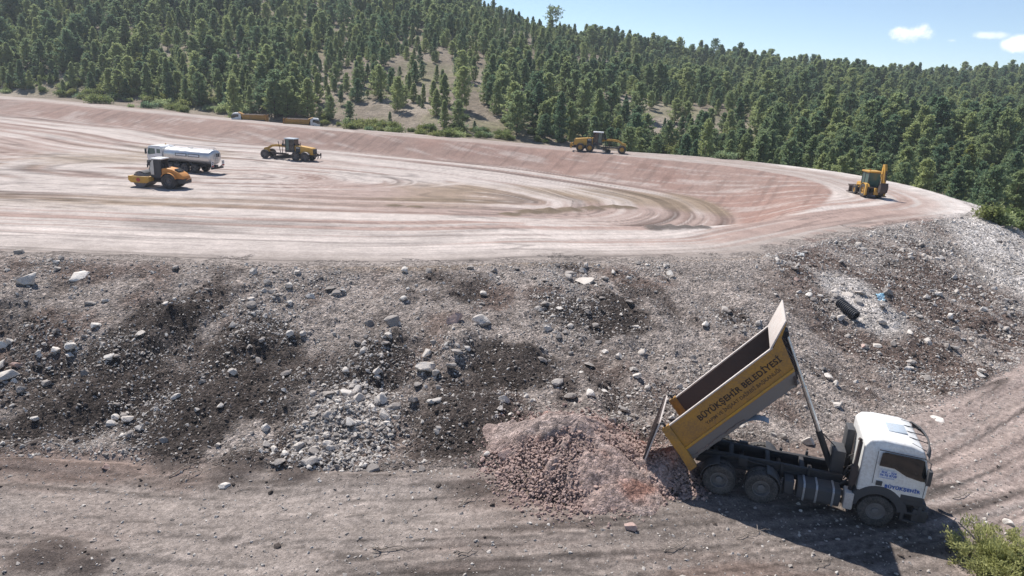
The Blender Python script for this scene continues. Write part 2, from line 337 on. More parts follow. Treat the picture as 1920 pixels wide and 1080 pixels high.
PALE = np.array((.43, .375, .345)); PINK = np.array((.285, .20, .170)); RED = np.array((.235, .148, .122)); OCHRE = np.array((.25, .19, .135))
GREY = np.array((.232, .195, .174)); DARK = np.array((.064, .051, .045)); BROWN = np.array((.155, .112, .094)); WHITE = np.array((.60, .555, .52)); ASH = np.array((.295, .252, .226))
RIDGE_A, RIDGE_N = (39.6, 65.8), (.956, -.296)
def mixc(c, d, w): w = np.clip(w, 0, 1)[:, None]; return c * (1 - w) + d * w
def soil_colour(x, y, zone, k):
    n = len(x); one = np.ones((n, 1))
    dT, dI, dO, dF, arc, e = k['dT'], k['dI'], k['dO'], k['dF'], k['arcF'], k['e']
    sgn = np.where(k['inT'], dT, -dT)
    big = fbm(x / 26, y / 26, 71, 3); mid = fbm(x / 8, y / 8, 73, 3); small = fbm(x / 1.6, y / 1.6, 75, 3)
    # --- basin floor and slope: bands of spread material along the machines' circuits
    wob = sgn + 1.2 * fbm(x / 20, y / 20, 77, 2)
    band = fbm(wob / 2.1, x / 60 + y / 60, 79, 3); fine = fbm(wob / .75, x / 30 - y / 30, 81, 2)
    # a second family of circuits round the working area on the left
    cx, cy = x + 40, (y - 92) * 1.55
    ring = np.hypot(cx * .62, cy) + 1.5 * fbm(x / 15, y / 15, 83, 2); band2 = fbm(ring / 1.9, np.arctan2(cy, cx) * 1.2, 85, 3)
    w2 = np.exp(-(np.hypot(cx * .62, cy) / 24) ** 4)
    tr = band * (1 - w2) + band2 * w2
    c = one * PALE
    c = mixc(c, PINK, .75 * sstep(-.1, .45, big + .6 * tr))
    c = mixc(c, PINK * .78, .85 * sstep(.08, .4, tr + .15 * mid))
    c = mixc(c, OCHRE, .85 * sstep(.15, .75, fbm(x / 30, y / 22, 87, 2) + .35 * tr + .55 * np.exp(-((x + 22) ** 2 / 500 + (y - 84) ** 2 / 120))))
    c = mixc(c, PALE * 1.12, .7 * sstep(.2, .6, -tr + .2 * fine))
    c = mixc(c, c * .72, .9 * sstep(.22, .5, fine + .3 * band))
    ln = wob * (1 - w2) + ring * w2
    wheelmark = np.minimum(np.abs((ln / 1.9) % 1 - .5), 1) * 2            # pairs of wheel lines every couple of metres
    seg = fbm(x / 14, y / 14, 184, 3)
    c = mixc(c, c * .66, .75 * sstep(.22, .02, wheelmark) * sstep(.0, .35, seg + .3 * band))
    c = mixc(c, PALE * 1.2, .6 * sstep(.78, .98, wheelmark) * sstep(.0, .4, -seg + .2 * band))
    for (la, lb, sd) in ((34, 2.6, 641), (22, 4.0, 643), (60, 1.7, 647)):
        ln_ = np.abs(fbm(x / la + .3 * y / la, ln / lb, sd, 2)); c = mixc(c, c * .60, .85 * sstep(.085, .02, ln_) * sstep(-.25, .25, fbm(x / 16, y / 12, sd + 2, 2)))
    for (hx, hy, hr, hh, tone) in HUMPS:
        if tone == 3: c = mixc(c, OCHRE * .62, .95 * sstep(0, .5, 1.2 - np.hypot(x - hx, (y - hy)) / hr + .35 * small))
        if tone == 4: c = mixc(c, GREY * .55, .95 * sstep(0, .5, 1.2 - np.hypot(x - hx, (y - hy)) / hr + .35 * small))
    # --- inner slope: pink to brick red, raked obliquely
    rake = fbm((x * .55 + y * .83) / .9, (x * .83 - y * .55) / 7.0, 89, 3)
    rake2 = fbm((x * .9 - y * .42) / .7, (x * .42 + y * .9) / 9.0, 90, 2)
    cs = one * (PINK * .93)
    cs = mixc(cs, RED * 1.12, .8 * sstep(.0, .6, big * .8 + .5 * mid))
    cs = mixc(cs, GREY * 1.1, .5 * sstep(.1, .7, fbm(x / 22, y / 30, 91, 3) + .2 * rake))
    cs = mixc(cs, PALE, .55 * sstep(.15, .55, rake))
    cs = mixc(cs, cs * .74, .7 * sstep(.15, .55, rake2))
    w_s = np.where(k['inT'], 0, np.where(k['inI'], sstep(0, 1.6, dT), 0))
    c = mixc(c, cs, w_s)
    # --- crest road: pale and pink lanes near the camera, grey gravel on the far rim
    lane = fbm(dO / .95, arc / 60, 93, 3); lane2 = fbm(dO / .38, arc / 40, 95, 2)
    cc = one * (PALE * .96)
    cc = mixc(cc, PINK * 1.12, .85 * sstep(-.05, .3, lane + .3 * big))
    cc = mixc(cc, PALE * 1.25, .8 * sstep(.1, .35, -lane + .25 * lane2))
    cc = mixc(cc, cc * .76, .8 * sstep(.15, .5, lane2 + .25 * mid))
    far_rim = sstep(78, 100, y) * np.where(x < -60, 1, 1)
    cc = mixc(cc, GREY * 1.35, far_rim * .6)
    edge = 1 - sstep(.3, 4.2, dO + 1.4 * mid + .8 * small)
    cc = mixc(cc, ASH * .98, edge * np.where(y < 60, 1, .3))
    cc = mixc(cc, RED * .9, .6 * sstep(.15, .5, small) * (1 - sstep(.5, 3.5, dO)) * sstep(18, 24, x) * (1 - far_rim))
    cc = mixc(cc, WHITE * 1.05, (1 - sstep(1, 6, dO)) * sstep(37, 43, x) * sstep(64, 72, y) * (.6 + .4 * small))
    for (la, lb, sd) in ((50, 1.6, 631), (35, 2.6, 633)):
        ln_ = np.abs(fbm(arc / la, dO / lb, sd, 2)); cc = mixc(cc, cc * .58, .8 * sstep(.07, .015, ln_) * sstep(-.25, .3, fbm(arc / 9, dO / 5, sd + 2, 2)) * np.where(y < 70, 1, 0))
    w_c = np.where(k['inI'], np.where(y < 70, 1 - sstep(0, 1.5, dI), 1 - sstep(0, .8, dI)), np.where(k['inO'], 1.0, 0.0))
    c = mixc(c, cc, w_c)
    for (hx, hy, hr, hh, tone) in HUMPS:
        if tone == 4: c = mixc(c, GREY * .55, .95 * sstep(0, .5, 1.2 - np.hypot(x - hx, (y - hy)) / hr + .35 * small))
    # --- embankment of tipped spoil
    ce = one * ASH
    spill = fbm(arc / 3.2 + .5 * fbm(x / 3, y / 3, 97, 2), dF / 8.0, 99, 3); blot = fbm(x / 3.6, y / 2.6, 101, 4, .6)
    low = sstep(.25, .8, e)
    ce = mixc(ce, GREY * .8, .8 * sstep(-.1, .5, small + .3 * blot))
    ce = mixc(ce, DARK * 1.5, .95 * sstep(.02, .34, .75 * blot + .35 * spill + .36 * low * (1 - sstep(3, 9, x)) - .02 + .1 * small))
    ce = mixc(ce, BROWN, .8 * sstep(.12, .42, fbm(x / 4, y / 4, 103, 3) * .9 + .25 * low * (1 - sstep(4, 10, x)) - .05))
    ce = mixc(ce, BROWN * .85, .95 * sstep(-.15, .25, .8 * fbm(x / 5, y / 5, 105, 3) + .55 - .085 * np.abs((x - 26.5) * .77 - (y - 41.5) * .64) - .02 * np.abs((x - 26.5) * .64 + (y - 41.5) * .77)) * sstep(14, 18, x))
    ce = mixc(ce, ASH * 1.1, .8 * sstep(.16, .5, fbm(arc / 2.0, dF / 10, 107, 3) + .2 * small))
    # pale limestone tail of the bank on the right
    ridge = (x - RIDGE_A[0]) * RIDGE_N[0] + (y - RIDGE_A[1]) * RIDGE_N[1]
    ce = mixc(ce, WHITE, .95 * sstep(-.6, 1.6, ridge + 1.6 * mid + .6 * small) * sstep(24, 32, x))
    ce = mixc(ce, WHITE * .95, .8 * sstep(.2, .6, np.exp(-((x - 21) / 2.2) ** 2 - ((y - 41) / 4.5) ** 2) + .3 * mid))
    for (hx, hy, hr, hh, tone) in HUMPS:
        if tone == 1:
            q = np.clip(1.25 - np.hypot(x - hx, y - hy) / hr + .45 * small, 0, 1)
            ce = mixc(ce, DARK * .95, .95 * sstep(0, .45, q))
        elif tone == 2:
            q = np.clip(1.1 - np.hypot(x - hx, y - hy) / hr + .3 * small, 0, 1)
            ce = mixc(ce, ASH * .75, .8 * sstep(0, .5, q))
    w_e = np.where(k['inO'], 0, sstep(0, .8, dO + .5 * small)) * (1 - k['far'])
    c = mixc(c, ce, np.where(k['inO'], 0, 1) * (.35 + .65 * sstep(0, 1.0, dO + .4 * small)) * (1 - k['far']))
    # --- haul road at the foot
    cr = one * (GREY * .84)
    st = fbm(arc / 20, dF / .36, 111, 4, .6); st2 = fbm(arc / 12, dF / .16, 113, 3)
    cr = mixc(cr, BROWN * 1.15, .75 * sstep(-.2, .4, fbm(x / 7, y / 4, 115, 3) + .4 * st))
    cr = mixc(cr, ASH * .95, .75 * sstep(.0, .55, fbm(x / 9, y / 5, 117, 3) + .55 * st - .25 * sstep(-6, 8, x)))
    cr = mixc(cr, PINK * .55 + PALE * .42, .75 * sstep(11, 18, x))
    cr = mixc(cr, PALE * .8, .6 * sstep(.15, .6, st2 + .5 * mid) * sstep(10, 18, x))
    cr = mixc(cr, cr * .45, .75 * sstep(.16, .40, st2 * .7 + .5 * st))
    for q_, (la, lb, sd) in enumerate(((26, 1.1, 611), (18, .7, 617), (40, 1.7, 619))):      # narrow wheel lines
        ln_ = np.abs(fbm(arc / la, dF / lb, sd, 2))
        cr = mixc(cr, cr * .42, .85 * sstep(.075, .02, ln_) * sstep(-.2, .3, fbm(arc / 7, dF / 5, sd + 2, 2)))
        cr = mixc(cr, cr * 1.28, .6 * sstep(.16, .10, ln_) * sstep(.075, .10, ln_))
    for (hx, hy, hr, hh, tone) in HUMPS:
        if tone == 1 and hr < 1.4:
            cr = mixc(cr, DARK * 1.4, .9 * sstep(.1, .6, 1.15 - np.hypot(x - hx, y - hy) / hr + .3 * small))
    w_r = np.where(k['inO'], 0, np.where(k['upF'], 1 - sstep(0, .6, dF + .25 * small), 1)) * (1 - k['far'])
    c = mixc(c, cr, w_r)
    # --- outside ground: dry grass, scree and brown litter
    ch = hill_colour(x, y)
    c = mixc(c, ch, np.where(k['inO'], 0, k['far']) * sstep(.5, 3.5, dO))
    return c
def hill_colour(x, y):
    one = np.ones((len(x), 1))
    ch = one * np.array((.20, .165, .13))
    ch = mixc(ch, np.array((.17, .165, .085)), .75 * sstep(-.1, .5, fbm(x / 18, y / 18, 121, 4)))
    ch = mixc(ch, np.array((.285, .245, .205)), .7 * sstep(.1, .55, fbm(x / 30, y / 30, 123, 4)))
    ch = mixc(ch, np.array((.10, .085, .06)), .6 * sstep(.15, .5, fbm(x / 6, y / 6, 125, 3)))
    return ch

def mesh_from(name, V, F):
    me = bpy.data.meshes.new(name)
    V = np.asarray(V, np.float32); F = np.asarray(F, np.int32)
    me.vertices.add(len(V)); me.vertices.foreach_set("co", V.ravel())
    n = F.shape[1]; me.loops.add(F.size); me.polygons.add(len(F))
    me.loops.foreach_set("vertex_index", F.ravel()); me.polygons.foreach_set("loop_start", np.arange(0, F.size, n, dtype=np.int32))
    me.update(calc_edges=True); me.validate(clean_customdata=False)
    return me
def set_soil(me, C):
    a = me.attributes.new("soil", 'FLOAT_COLOR', 'POINT')
    a.data.foreach_set("color", np.hstack([C, np.ones((len(C), 1))]).astype(np.float32).ravel())
def structure(name, me, mat):
    o = bpy.data.objects.new(name, me); col.objects.link(o); me.materials.append(mat); o["kind"] = "structure"
    me.polygons.foreach_set("use_smooth", np.ones(len(me.polygons), bool))
    return o
SOIL = np.clip(soil_colour(xs, ys, ZONE, K), .01, .9)
V = np.column_stack([xs, ys, ZZ])
ny, nx = XX.shape
idx = np.arange(nx * ny).reshape(ny, nx)
Q = np.stack([idx[:-1, :-1], idx[:-1, 1:], idx[1:, 1:], idx[1:, :-1]], -1).reshape(-1, 4)
zq = ZONE[Q[:, 0]].copy(); _i = Q[:, 0]
_lip = K['dO'][_i] < .5 + 2.2 * np.abs(fbm(xs[_i] / 2.6, ys[_i] / 2.6, 501, 3)) + .5 * fbm(xs[_i] / .7, ys[_i] / .7, 503, 2)
zq[(zq == 2) & (ys[_i] < 72) & _lip] = 3                # the crumbled lip of the crest belongs to the bank
for zi, (nm, mt) in enumerate((("basin_floor", M_BASIN), ("basin_slope", M_BASIN), ("crest_road", M_BASIN), ("embankment", M_BANK), ("haul_road", M_ROAD), ("ground", M_HILL))):
    q = Q[zq == zi]; u, inv = np.unique(q, return_inverse=True)
    me = mesh_from(nm, V[u], inv.reshape(-1, 4)); set_soil(me, SOIL[u]); structure(nm, me, mt)
# the wooded hill, and ground all round to the horizon
def hill_sheet():
    hx = spaced([(-760, -520, 20), (-520, 420, 4), (420, 760, 20)]); hy = spaced([(-300, -40, 20), (-40, 200, 8), (200, 620, 4), (620, 760, 20)])
    X, Y = np.meshgrid(hx, hy); x, y = X.ravel(), Y.ravel()
    z = ground(x, y)
    behind = y < 0
    z = np.where(y < 2, np.minimum(z, 0), z)
    inside = (x > -236) & (x < 106) & (y > 4) & (y < 211)
    z = np.where(inside, z - .6, z)
    i = np.arange(x.size).reshape(X.shape)
    q = np.stack([i[:-1, :-1], i[:-1, 1:], i[1:, 1:], i[1:, :-1]], -1).reshape(-1, 4)
    deep = (x > -225) & (x < 96) & (y > 14) & (y < 200)
    q = q[~deep[q].all(1)]
    me = mesh_from("hillside", np.column_stack([x, y, z]), q); set_soil(me, np.clip(hill_colour(x, y), .01, .9))
    return structure("hillside", me, M_HILL)
hill_sheet()
# ------------------------------------------------------------------ mesh building helpers
class MB:
    def __init__(s): s.v = []; s.f = []
    def add(s, vs, fs):
        o = len(s.v); s.v += [tuple(p) for p in vs]; s.f += [tuple(i + o for i in f) for f in fs]; return s
    def box(s, x0, x1, y0, y1, z0, z1):
        return s.add([(x0, y0, z0), (x1, y0, z0), (x1, y1, z0), (x0, y1, z0), (x0, y0, z1), (x1, y0, z1), (x1, y1, z1), (x0, y1, z1)],
                     [(0, 3, 2, 1), (4, 5, 6, 7), (0, 1, 5, 4), (1, 2, 6, 5), (2, 3, 7, 6), (3, 0, 4, 7)])
    def prism(s, pts, a, b, axis='y'):
        """polygon pts extruded; axis y: pts are (x,z); axis x: (y,z); axis z: (x,y)"""
        n = len(pts)
        def P(p, t): return (p[0], t, p[1]) if axis == 'y' else ((t, p[0], p[1]) if axis == 'x' else (p[0], p[1], t))
        return s.add([P(p, a) for p in pts] + [P(p, b) for p in pts],
                     [tuple(range(n)), tuple(range(2 * n - 1, n - 1, -1))] + [(i, i + n, (i + 1) % n + n, (i + 1) % n) for i in range(n)])
    def cyl(s, p0, p1, r0, r1=None, n=14, cap=True):
        r1 = r0 if r1 is None else r1
        p0, p1 = Vector(p0), Vector(p1); d = (p1 - p0).normalized()
        u = d.orthogonal().normalized(); w = d.cross(u)
        ring = [(math.cos(2 * math.pi * i / n), math.sin(2 * math.pi * i / n)) for i in range(n)]
        vs = [p0 + (u * c + w * q) * r0 for c, q in ring] + [p1 + (u * c + w * q) * r1 for c, q in ring]
        fs = [(i, (i + 1) % n, (i + 1) % n + n, i + n) for i in range(n)]
        if cap: fs += [tuple(range(n - 1, -1, -1)), tuple(range(n, 2 * n))]
        return s.add(vs, fs)
    def tube(s, path, r, n=8, cap=True):
        pts = [Vector(p) for p in path]; rr = r if isinstance(r, (list, tuple)) else [r] * len(pts)
        vs = []; u = None
        for i, p in enumerate(pts):
            d = (pts[min(i + 1, len(pts) - 1)] - pts[max(i - 1, 0)]).normalized()
            u = d.orthogonal().normalized() if u is None else (u - d * u.dot(d)).normalized()
            w = d.cross(u)
            vs += [p + (u * math.cos(2 * math.pi * k / n) + w * math.sin(2 * math.pi * k / n)) * rr[i] for k in range(n)]
        fs = [(i * n + k, i * n + (k + 1) % n, (i + 1) * n + (k + 1) % n, (i + 1) * n + k) for i in range(len(pts) - 1) for k in range(n)]
        if cap: fs += [tuple(range(n - 1, -1, -1)), tuple(range((len(pts) - 1) * n, len(pts) * n))]
        return s.add(vs, fs)
    def lathe(s, prof, c, axis='y', n=28, a0=0.0, a1=2 * math.pi):
        """profile of (radius, offset along axis) spun about a centre"""
        full = abs(a1 - a0 - 2 * math.pi) < 1e-6; m = n if full else n + 1
        vs = []
        for k in range(m):
            a = a0 + (a1 - a0) * k / n; ca, sa = math.cos(a), math.sin(a)
            for r, h in prof:
                vs.append((c[0] + r * ca, c[1] + h, c[2] + r * sa) if axis == 'y' else ((c[0] + h, c[1] + r * ca, c[2] + r * sa) if axis == 'x' else (c[0] + r * ca, c[1] + r * sa, c[2] + h)))
        q = len(prof)
        fs = [(k * q + i, k * q + i + 1, ((k + 1) % m) * q + i + 1, ((k + 1) % m) * q + i) for k in range(n) for i in range(q - 1)]
        return s.add(vs, fs)
    def mesh(s, name, M=None, bevel=0.0, smooth=40, seg=2):
        bm = bmesh.new()
        bv = [bm.verts.new(M @ Vector(p) if M is not None else p) for p in s.v]
        for f in s.f:
            if len(set(f)) > 2:
                try: bm.faces.new([bv[i] for i in f])
                except ValueError: pass
        bmesh.ops.recalc_face_normals(bm, faces=bm.faces)
        if bevel:
            ed = [e for e in bm.edges if len(e.link_faces) == 2 and e.calc_face_angle(0) > R(25)]
            bmesh.ops.bevel(bm, geom=ed, offset=bevel, segments=seg, profile=.5, affect='EDGES', clamp_overlap=True)
        me = bpy.data.meshes.new(name); bm.to_mesh(me); bm.free()
        if smooth:
            me.polygons.foreach_set("use_smooth", np.ones(len(me.polygons), bool)); me.set_sharp_from_angle(angle=R(smooth))
        return me
    def build(s, name, mat, parent=None, M=None, bevel=0.0, smooth=40, seg=2):
        me = s.mesh(name, M, bevel, smooth, seg); me.materials.append(mat)
        o = bpy.data.objects.new(name, me); col.objects.link(o); o.parent = parent
        return o
def tag(o, label, cat, group=None, kind=None):
    o["label"] = label; o["category"] = cat
    if group: o["group"] = group
    if kind: o["kind"] = kind
    return o
def thing(name, label, cat, loc, rz=0.0, group=None, tilt=None, scale=1.0):
    o = bpy.data.objects.new(name, None); col.objects.link(o)
    m = Matrix.Translation(Vector(loc)) @ (tilt if tilt is not None else Matrix.Identity(4)) @ Matrix.Rotation(rz, 4, 'Z') @ Matrix.Scale(scale, 4)
    o.matrix_world = m; o.empty_display_size = .3
    return tag(o, label, cat, group)
def lettering(name, body, size, mat, parent, M, bold=0.0, align='LEFT', width=None):
    cu = bpy.data.curves.new(name, 'FONT'); cu.body = body; cu.size = size; cu.align_x = align; cu.offset = bold; cu.extrude = .002; cu.resolution_u = 3
    if width: cu.space_character = width
    cu.materials.append(mat)
    tmp = bpy.data.objects.new(name, cu); me = bpy.data.meshes.new_from_object(tmp); bpy.data.objects.remove(tmp); bpy.data.curves.remove(cu)
    if not me.materials: me.materials.append(mat)
    o = bpy.data.objects.new(name, me); col.objects.link(o); o.parent = parent; o.matrix_local = M
    return o
def scatter(name, pts, rots, scls, var, sources, kind="stuff"):
    """one object that instances existing meshes on points"""
    me = bpy.data.meshes.new(name); pts = np.asarray(pts, np.float32)
    me.vertices.add(len(pts)); me.vertices.foreach_set("co", pts.ravel())
    a = me.attributes.new("rot", 'FLOAT_VECTOR', 'POINT'); a.data.foreach_set("vector", np.asarray(rots, np.float32).ravel())
    a = me.attributes.new("scl", 'FLOAT_VECTOR', 'POINT'); a.data.foreach_set("vector", np.asarray(scls, np.float32).ravel())
    a = me.attributes.new("var", 'INT', 'POINT'); a.data.foreach_set("value", np.asarray(var, np.int32))
    o = bpy.data.objects.new(name, me); col.objects.link(o); o["kind"] = kind
    ng = bpy.data.node_groups.new(name, 'GeometryNodeTree')
    ng.interface.new_socket("Geometry", in_out='INPUT', socket_type='NodeSocketGeometry'); ng.interface.new_socket("Geometry", in_out='OUTPUT', socket_type='NodeSocketGeometry')
    gi = ng.nodes.new("NodeGroupInput"); go = ng.nodes.new("NodeGroupOutput"); jn = ng.nodes.new("GeometryNodeJoinGeometry")
    def attr(nm, ty):
        n = ng.nodes.new("GeometryNodeInputNamedAttribute"); n.data_type = ty; n.inputs[0].default_value = nm
        return next(s_ for s_ in n.outputs if s_.enabled and s_.name == "Attribute")
    ar, asn, av = attr("rot", 'FLOAT_VECTOR'), attr("scl", 'FLOAT_VECTOR'), attr("var", 'INT')
    er = ng.nodes.new("FunctionNodeEulerToRotation"); ng.links.new(ar, er.inputs[0])
    for k, srcs in enumerate(sources):
        cmp = ng.nodes.new("FunctionNodeCompare"); cmp.data_type = 'INT'; cmp.operation = 'EQUAL'
        ia = [s_ for s_ in cmp.inputs if s_.enabled]; ng.links.new(av, ia[0]); ia[1].default_value = k
        for src in srcs:
            oi = ng.nodes.new("GeometryNodeObjectInfo"); oi.inputs["Object"].default_value = src; oi.inputs["As Instance"].default_value = True
            ip = ng.nodes.new("GeometryNodeInstanceOnPoints")
            ng.links.new(gi.outputs[0], ip.inputs["Points"]); ng.links.new(cmp.outputs[0], ip.inputs["Selection"]); ng.links.new(oi.outputs["Geometry"], ip.inputs["Instance"])
            ng.links.new(er.outputs[0], ip.inputs["Rotation"]); ng.links.new(asn, ip.inputs["Scale"]); ng.links.new(ip.outputs[0], jn.inputs[0])
    ng.links.new(jn.outputs[0], go.inputs[0])
    md = o.modifiers.new("scatter", 'NODES'); md.node_group = ng
    return o

# ------------------------------------------------------------------ stones
def rock_material(name, c0, c1, dirt, dirt_amt=.5):
    m, nt, b = mat_new(name); L = nt.links
    oi = N(nt, "ShaderNodeObjectInfo"); tc = N(nt, "ShaderNodeTexCoord")
    n1 = N(nt, "ShaderNodeTexNoise", Scale=3.0, Detail=7.0, Roughness=.65); n2 = N(nt, "ShaderNodeTexNoise", Scale=14.0, Detail=4.0)
    L.new(tc.outputs["Object"], n1.inputs["Vector"]); L.new(tc.outputs["Object"], n2.inputs["Vector"])
    mx = N(nt, "ShaderNodeMix", data_type='RGBA'); mx.inputs[6].default_value = (*c0, 1); mx.inputs[7].default_value = (*c1, 1); L.new(oi.outputs["Random"], mx.inputs[0])
    mr = N(nt, "ShaderNodeMapRange"); mr.inputs[1].default_value = .42; mr.inputs[2].default_value = .66; mr.inputs[4].default_value = dirt_amt; L.new(n1.outputs["Fac"], mr.inputs[0])
    m2 = N(nt, "ShaderNodeMix", data_type='RGBA'); L.new(mr.outputs[0], m2.inputs[0]); L.new(mx.outputs[2], m2.inputs[6]); m2.inputs[7].default_value = (*dirt, 1)
    L.new(m2.outputs[2], b.inputs["Base Color"]); b.inputs["Roughness"].default_value = .9; b.inputs["Specular IOR Level"].default_value = .2
    bp = N(nt, "ShaderNodeBump", Strength=.6, Distance=.05); L.new(n2.outputs["Fac"], bp.inputs["Height"]); L.new(bp.outputs[0], b.inputs["Normal"])
    return m
M_LIME = rock_material("pale_limestone", (.74, .685, .625), (.52, .47, .425), (.28, .235, .20), .45)
M_GREYROCK = rock_material("grey_stone", (.46, .42, .385), (.27, .24, .22), (.14, .115, .10), .5)
M_REDROCK = rock_material("pink_stone", (.47, .335, .29), (.33, .225, .195), (.52, .43, .385), .45)
M_CLOD = rock_material("dark_clod", (.10, .08, .07), (.05, .042, .038), (.14, .11, .095), .4)
def rock_mesh(name, seed, sub, mat, flat=(1, 1, .75), cut=.55):
    r_ = random.Random(seed); bm = bmesh.new()
    bmesh.ops.create_icosphere(bm, subdivisions=sub, radius=1.0)
    # broken faces: slice the ball with random planes, then roughen
    planes = [(Vector((r_.gauss(0, 1), r_.gauss(0, 1), r_.gauss(0, 1))).normalized(), r_.uniform(cut - .12, .80)) for _ in range(13)]
    for v in bm.verts:
        p = v.co.copy()
        for n_, d_ in planes:
            q = p.dot(n_)
            if q > d_: p -= n_ * (q - d_) * .97
        p *= 1 + .10 * math.sin(p.x * 4 + seed) * math.sin(p.y * 5 + seed * 2) + r_.uniform(-.035, .035)
        v.co = Vector((p.x * flat[0], p.y * flat[1], p.z * flat[2]))
    me = bpy.data.meshes.new(name); bm.to_mesh(me); bm.free(); me.materials.append(mat)
    return me
ROCKS_L = [rock_mesh("stone", i, 2, M_LIME, (1, random.uniform(.65, .95), random.uniform(.5, .8))) for i in range(6)]
ROCKS_G = [rock_mesh("stone", 20 + i, 2, M_GREYROCK, (1, random.uniform(.65, .95), random.uniform(.5, .8))) for i in range(6)]
ROCKS_R = [rock_mesh("stone", 40 + i, 2, M_REDROCK, (1, random.uniform(.7, .95), random.uniform(.6, .9))) for i in range(5)]
CLODS = [rock_mesh("clod", 60 + i, 1, M_CLOD, (1, .85, .7)) for i in range(4)]
def put_rock(me, name, x, y, size, sink=.35, rz=None, tilt=.35, z=None, squash=1.0):
    o = bpy.data.objects.new(name, me); col.objects.link(o)
    z = gz(x, y) if z is None else z
    o.location = (x, y, z + size * (.6 * squash - sink) * .9)
    o.rotation_euler = (random.uniform(-tilt, tilt), random.uniform(-tilt, tilt), random.uniform(0, 6.28) if rz is None else rz)
    o.scale = (size, size, size * squash)
    return o
# boulders that stand out, each where it lies (photograph position, width in pixels of the photograph, kind)
BOULDERS = [
    (52, 532, 48, 'L', "big pale boulder near the top of the bank at far left", .8), (150, 520, 44, 'L', "flat pale slab just right of the big pale boulder at far left", .35),
    (14, 704, 46, 'L', "pale rock cut off by the left edge of the picture, half way down the bank", .6), (34, 686, 34, 'R', "brownish rock lying on the pale rock at the left edge", .5),
    (34, 476, 20, 'G', "lone dark stone on the crest road at far left", .7), (90, 722, 22, 'G', "slanted grey stone right of the brownish rock at left", .9),
    (852, 603, 40, 'R', "rounded brown and white boulder in the middle of the bank", .9), (906, 609, 46, 'L', "grey blocky boulder right of the rounded brown boulder", .8),
    (738, 612, 44, 'G', "dirt covered brown boulder left of the rounded boulder in mid bank", .8), (798, 692, 48, 'L', "largest white boulder in the dark soil of mid bank", .75),
    (799, 667, 20, 'L', "small upright white block perched behind the largest white boulder", 1.1), (711, 754, 27, 'L', "white round boulder at the top of the grey cobble spill", 1.0),
    (1098, 530, 56, 'L', "long jagged pale outcrop near the crest above mid bank", .55), (1072, 517, 30, 'G', "grey rock at the upper left of the jagged outcrop", .6),
    (1180, 566, 30, 'G', "flat dark edged stone below and right of the jagged outcrop", .5), (502, 806, 21, 'L', "white stone standing in dark soil left of the cobble spill", 1.0),
    (692, 610, 22, 'G', "greenish grey stone left of the dirt covered boulder", .8), (954, 864, 44, 'R', "biggest reddish brown boulder on the left edge of the pink heap", .85),
    (908, 884, 24, 'R', "reddish boulder lying alone left of the pink heap", .9), (1181, 994, 31, 'R', "lone dark red boulder on the road in front of the pink heap", .85),
    (1097, 962, 26, 'R', "pinkish boulder at the front foot of the pink heap", .8), (1096, 921, 30, 'R', "rounded pink boulder in the middle of the pink heap", .85),
    (1057, 936, 26, 'R', "brown rounded stone on the front of the pink heap", .8), (1112, 898, 34, 'R', "broad pale pink boulder half buried in the pink heap", .6),
    (1111, 872, 22, 'R', "pale pink stone high on the pink heap", .8), (1038, 913, 22, 'R', "brown stone on the lower left flank of the pink heap", .8),
    (1185, 880, 26, 'R', "orange pink stone beside the tailgate of the tipping truck", .9), (936, 770, 14, 'L', "small white stone above the pink heap", 1.0),
    (1160, 670, 24, 'L', "larger of two pale stones above and left of the tipper bed", .8), (1137, 662, 20, 'L', "smaller of two pale stones above and left of the tipper bed", .7),
    (1203, 660, 22, 'L', "tan flat stone right of the two pale stones above the tipper", .6), (1190, 694, 22, 'G', "brown grey stone under the tan flat stone above the tipper", .7),
    (1620, 653, 20, 'R', "dark red stone on the bank below the black pipe", .8), (1643, 650, 22, 'L', "white stone beside the dark red stone below the pipe", .7),
    (1673, 646, 20, 'G', "dark grey stone right of the white stone below the pipe", .8), (1756, 790, 40, 'L', "flat white rock slab on the road behind the cab", .22),
    (1838, 704, 24, 'L', "white stone at the road edge near the right border", .5), (1667, 552, 22, 'G', "dark grey angular rock beside the blue sheet", .8),
    (1586, 553, 26, 'L', "white stone above the black corrugated pipe", .55), (1610, 550, 26, 'L', "pale flat stone between the pipe and the blue sheet", .45),
    (1605, 566, 24, 'G', "grey flat stone just above the pipe mouth", .5), (1358, 583, 18, 'L', "white block on the bank above the tipper bed", .9),
    (200, 878, 26, 'R', "pinkish pile of stones at the foot of the bank at left", .6), (260, 625, 24, 'L', "flat white stone between the two dark mounds at left", .4),
    (410, 838, 18, 'L', "white stone at the foot of the bank left of the cobble spill", .9), (422, 912, 24, 'L', "pale stone on the road below the dry branches", .6),
    (198, 567, 14, 'L', "small white block below the flat slab at far left", .9), (70, 790, 20, 'L', "pale stone low on the bank at far left", .6),
    (884, 505, 16, 'G', "grey stone on the crest edge above mid bank, left one of two", .8), (928, 510, 18, 'G', "grey stone on the crest edge above mid bank, right one of two", .8),
    (1495, 527, 18, 'R', "reddish stone on the bank right above the raised bed", .7), (987, 745, 12, 'L', "white stone on the pale strip above the pink heap", .9)]
RM = {'L': ROCKS_L, 'G': ROCKS_G, 'R': ROCKS_R}
BIG = {k: [rock_mesh("boulder", 100 + i + ord(k), 3, mt, (1, random.uniform(.7, .95), .8), .45) for i in range(4)] for k, mt in (('L', M_LIME), ('G', M_GREYROCK), ('R', M_REDROCK))}
def build_boulders():
    for i, (px, py, w, k, lab, sq) in enumerate(BOULDERS):
        x, y, z = at(px, py)
        sc = FOCAL_PX / ((Vector((x, y, z)) - cam.location).dot(cF))
        o = put_rock(BIG[k][i % 4], "boulder", x, y, .5 * w / sc * 1.12, sink=.30, squash=sq, z=None)
        tag(o, lab, "rock", "boulders on the bank and road")

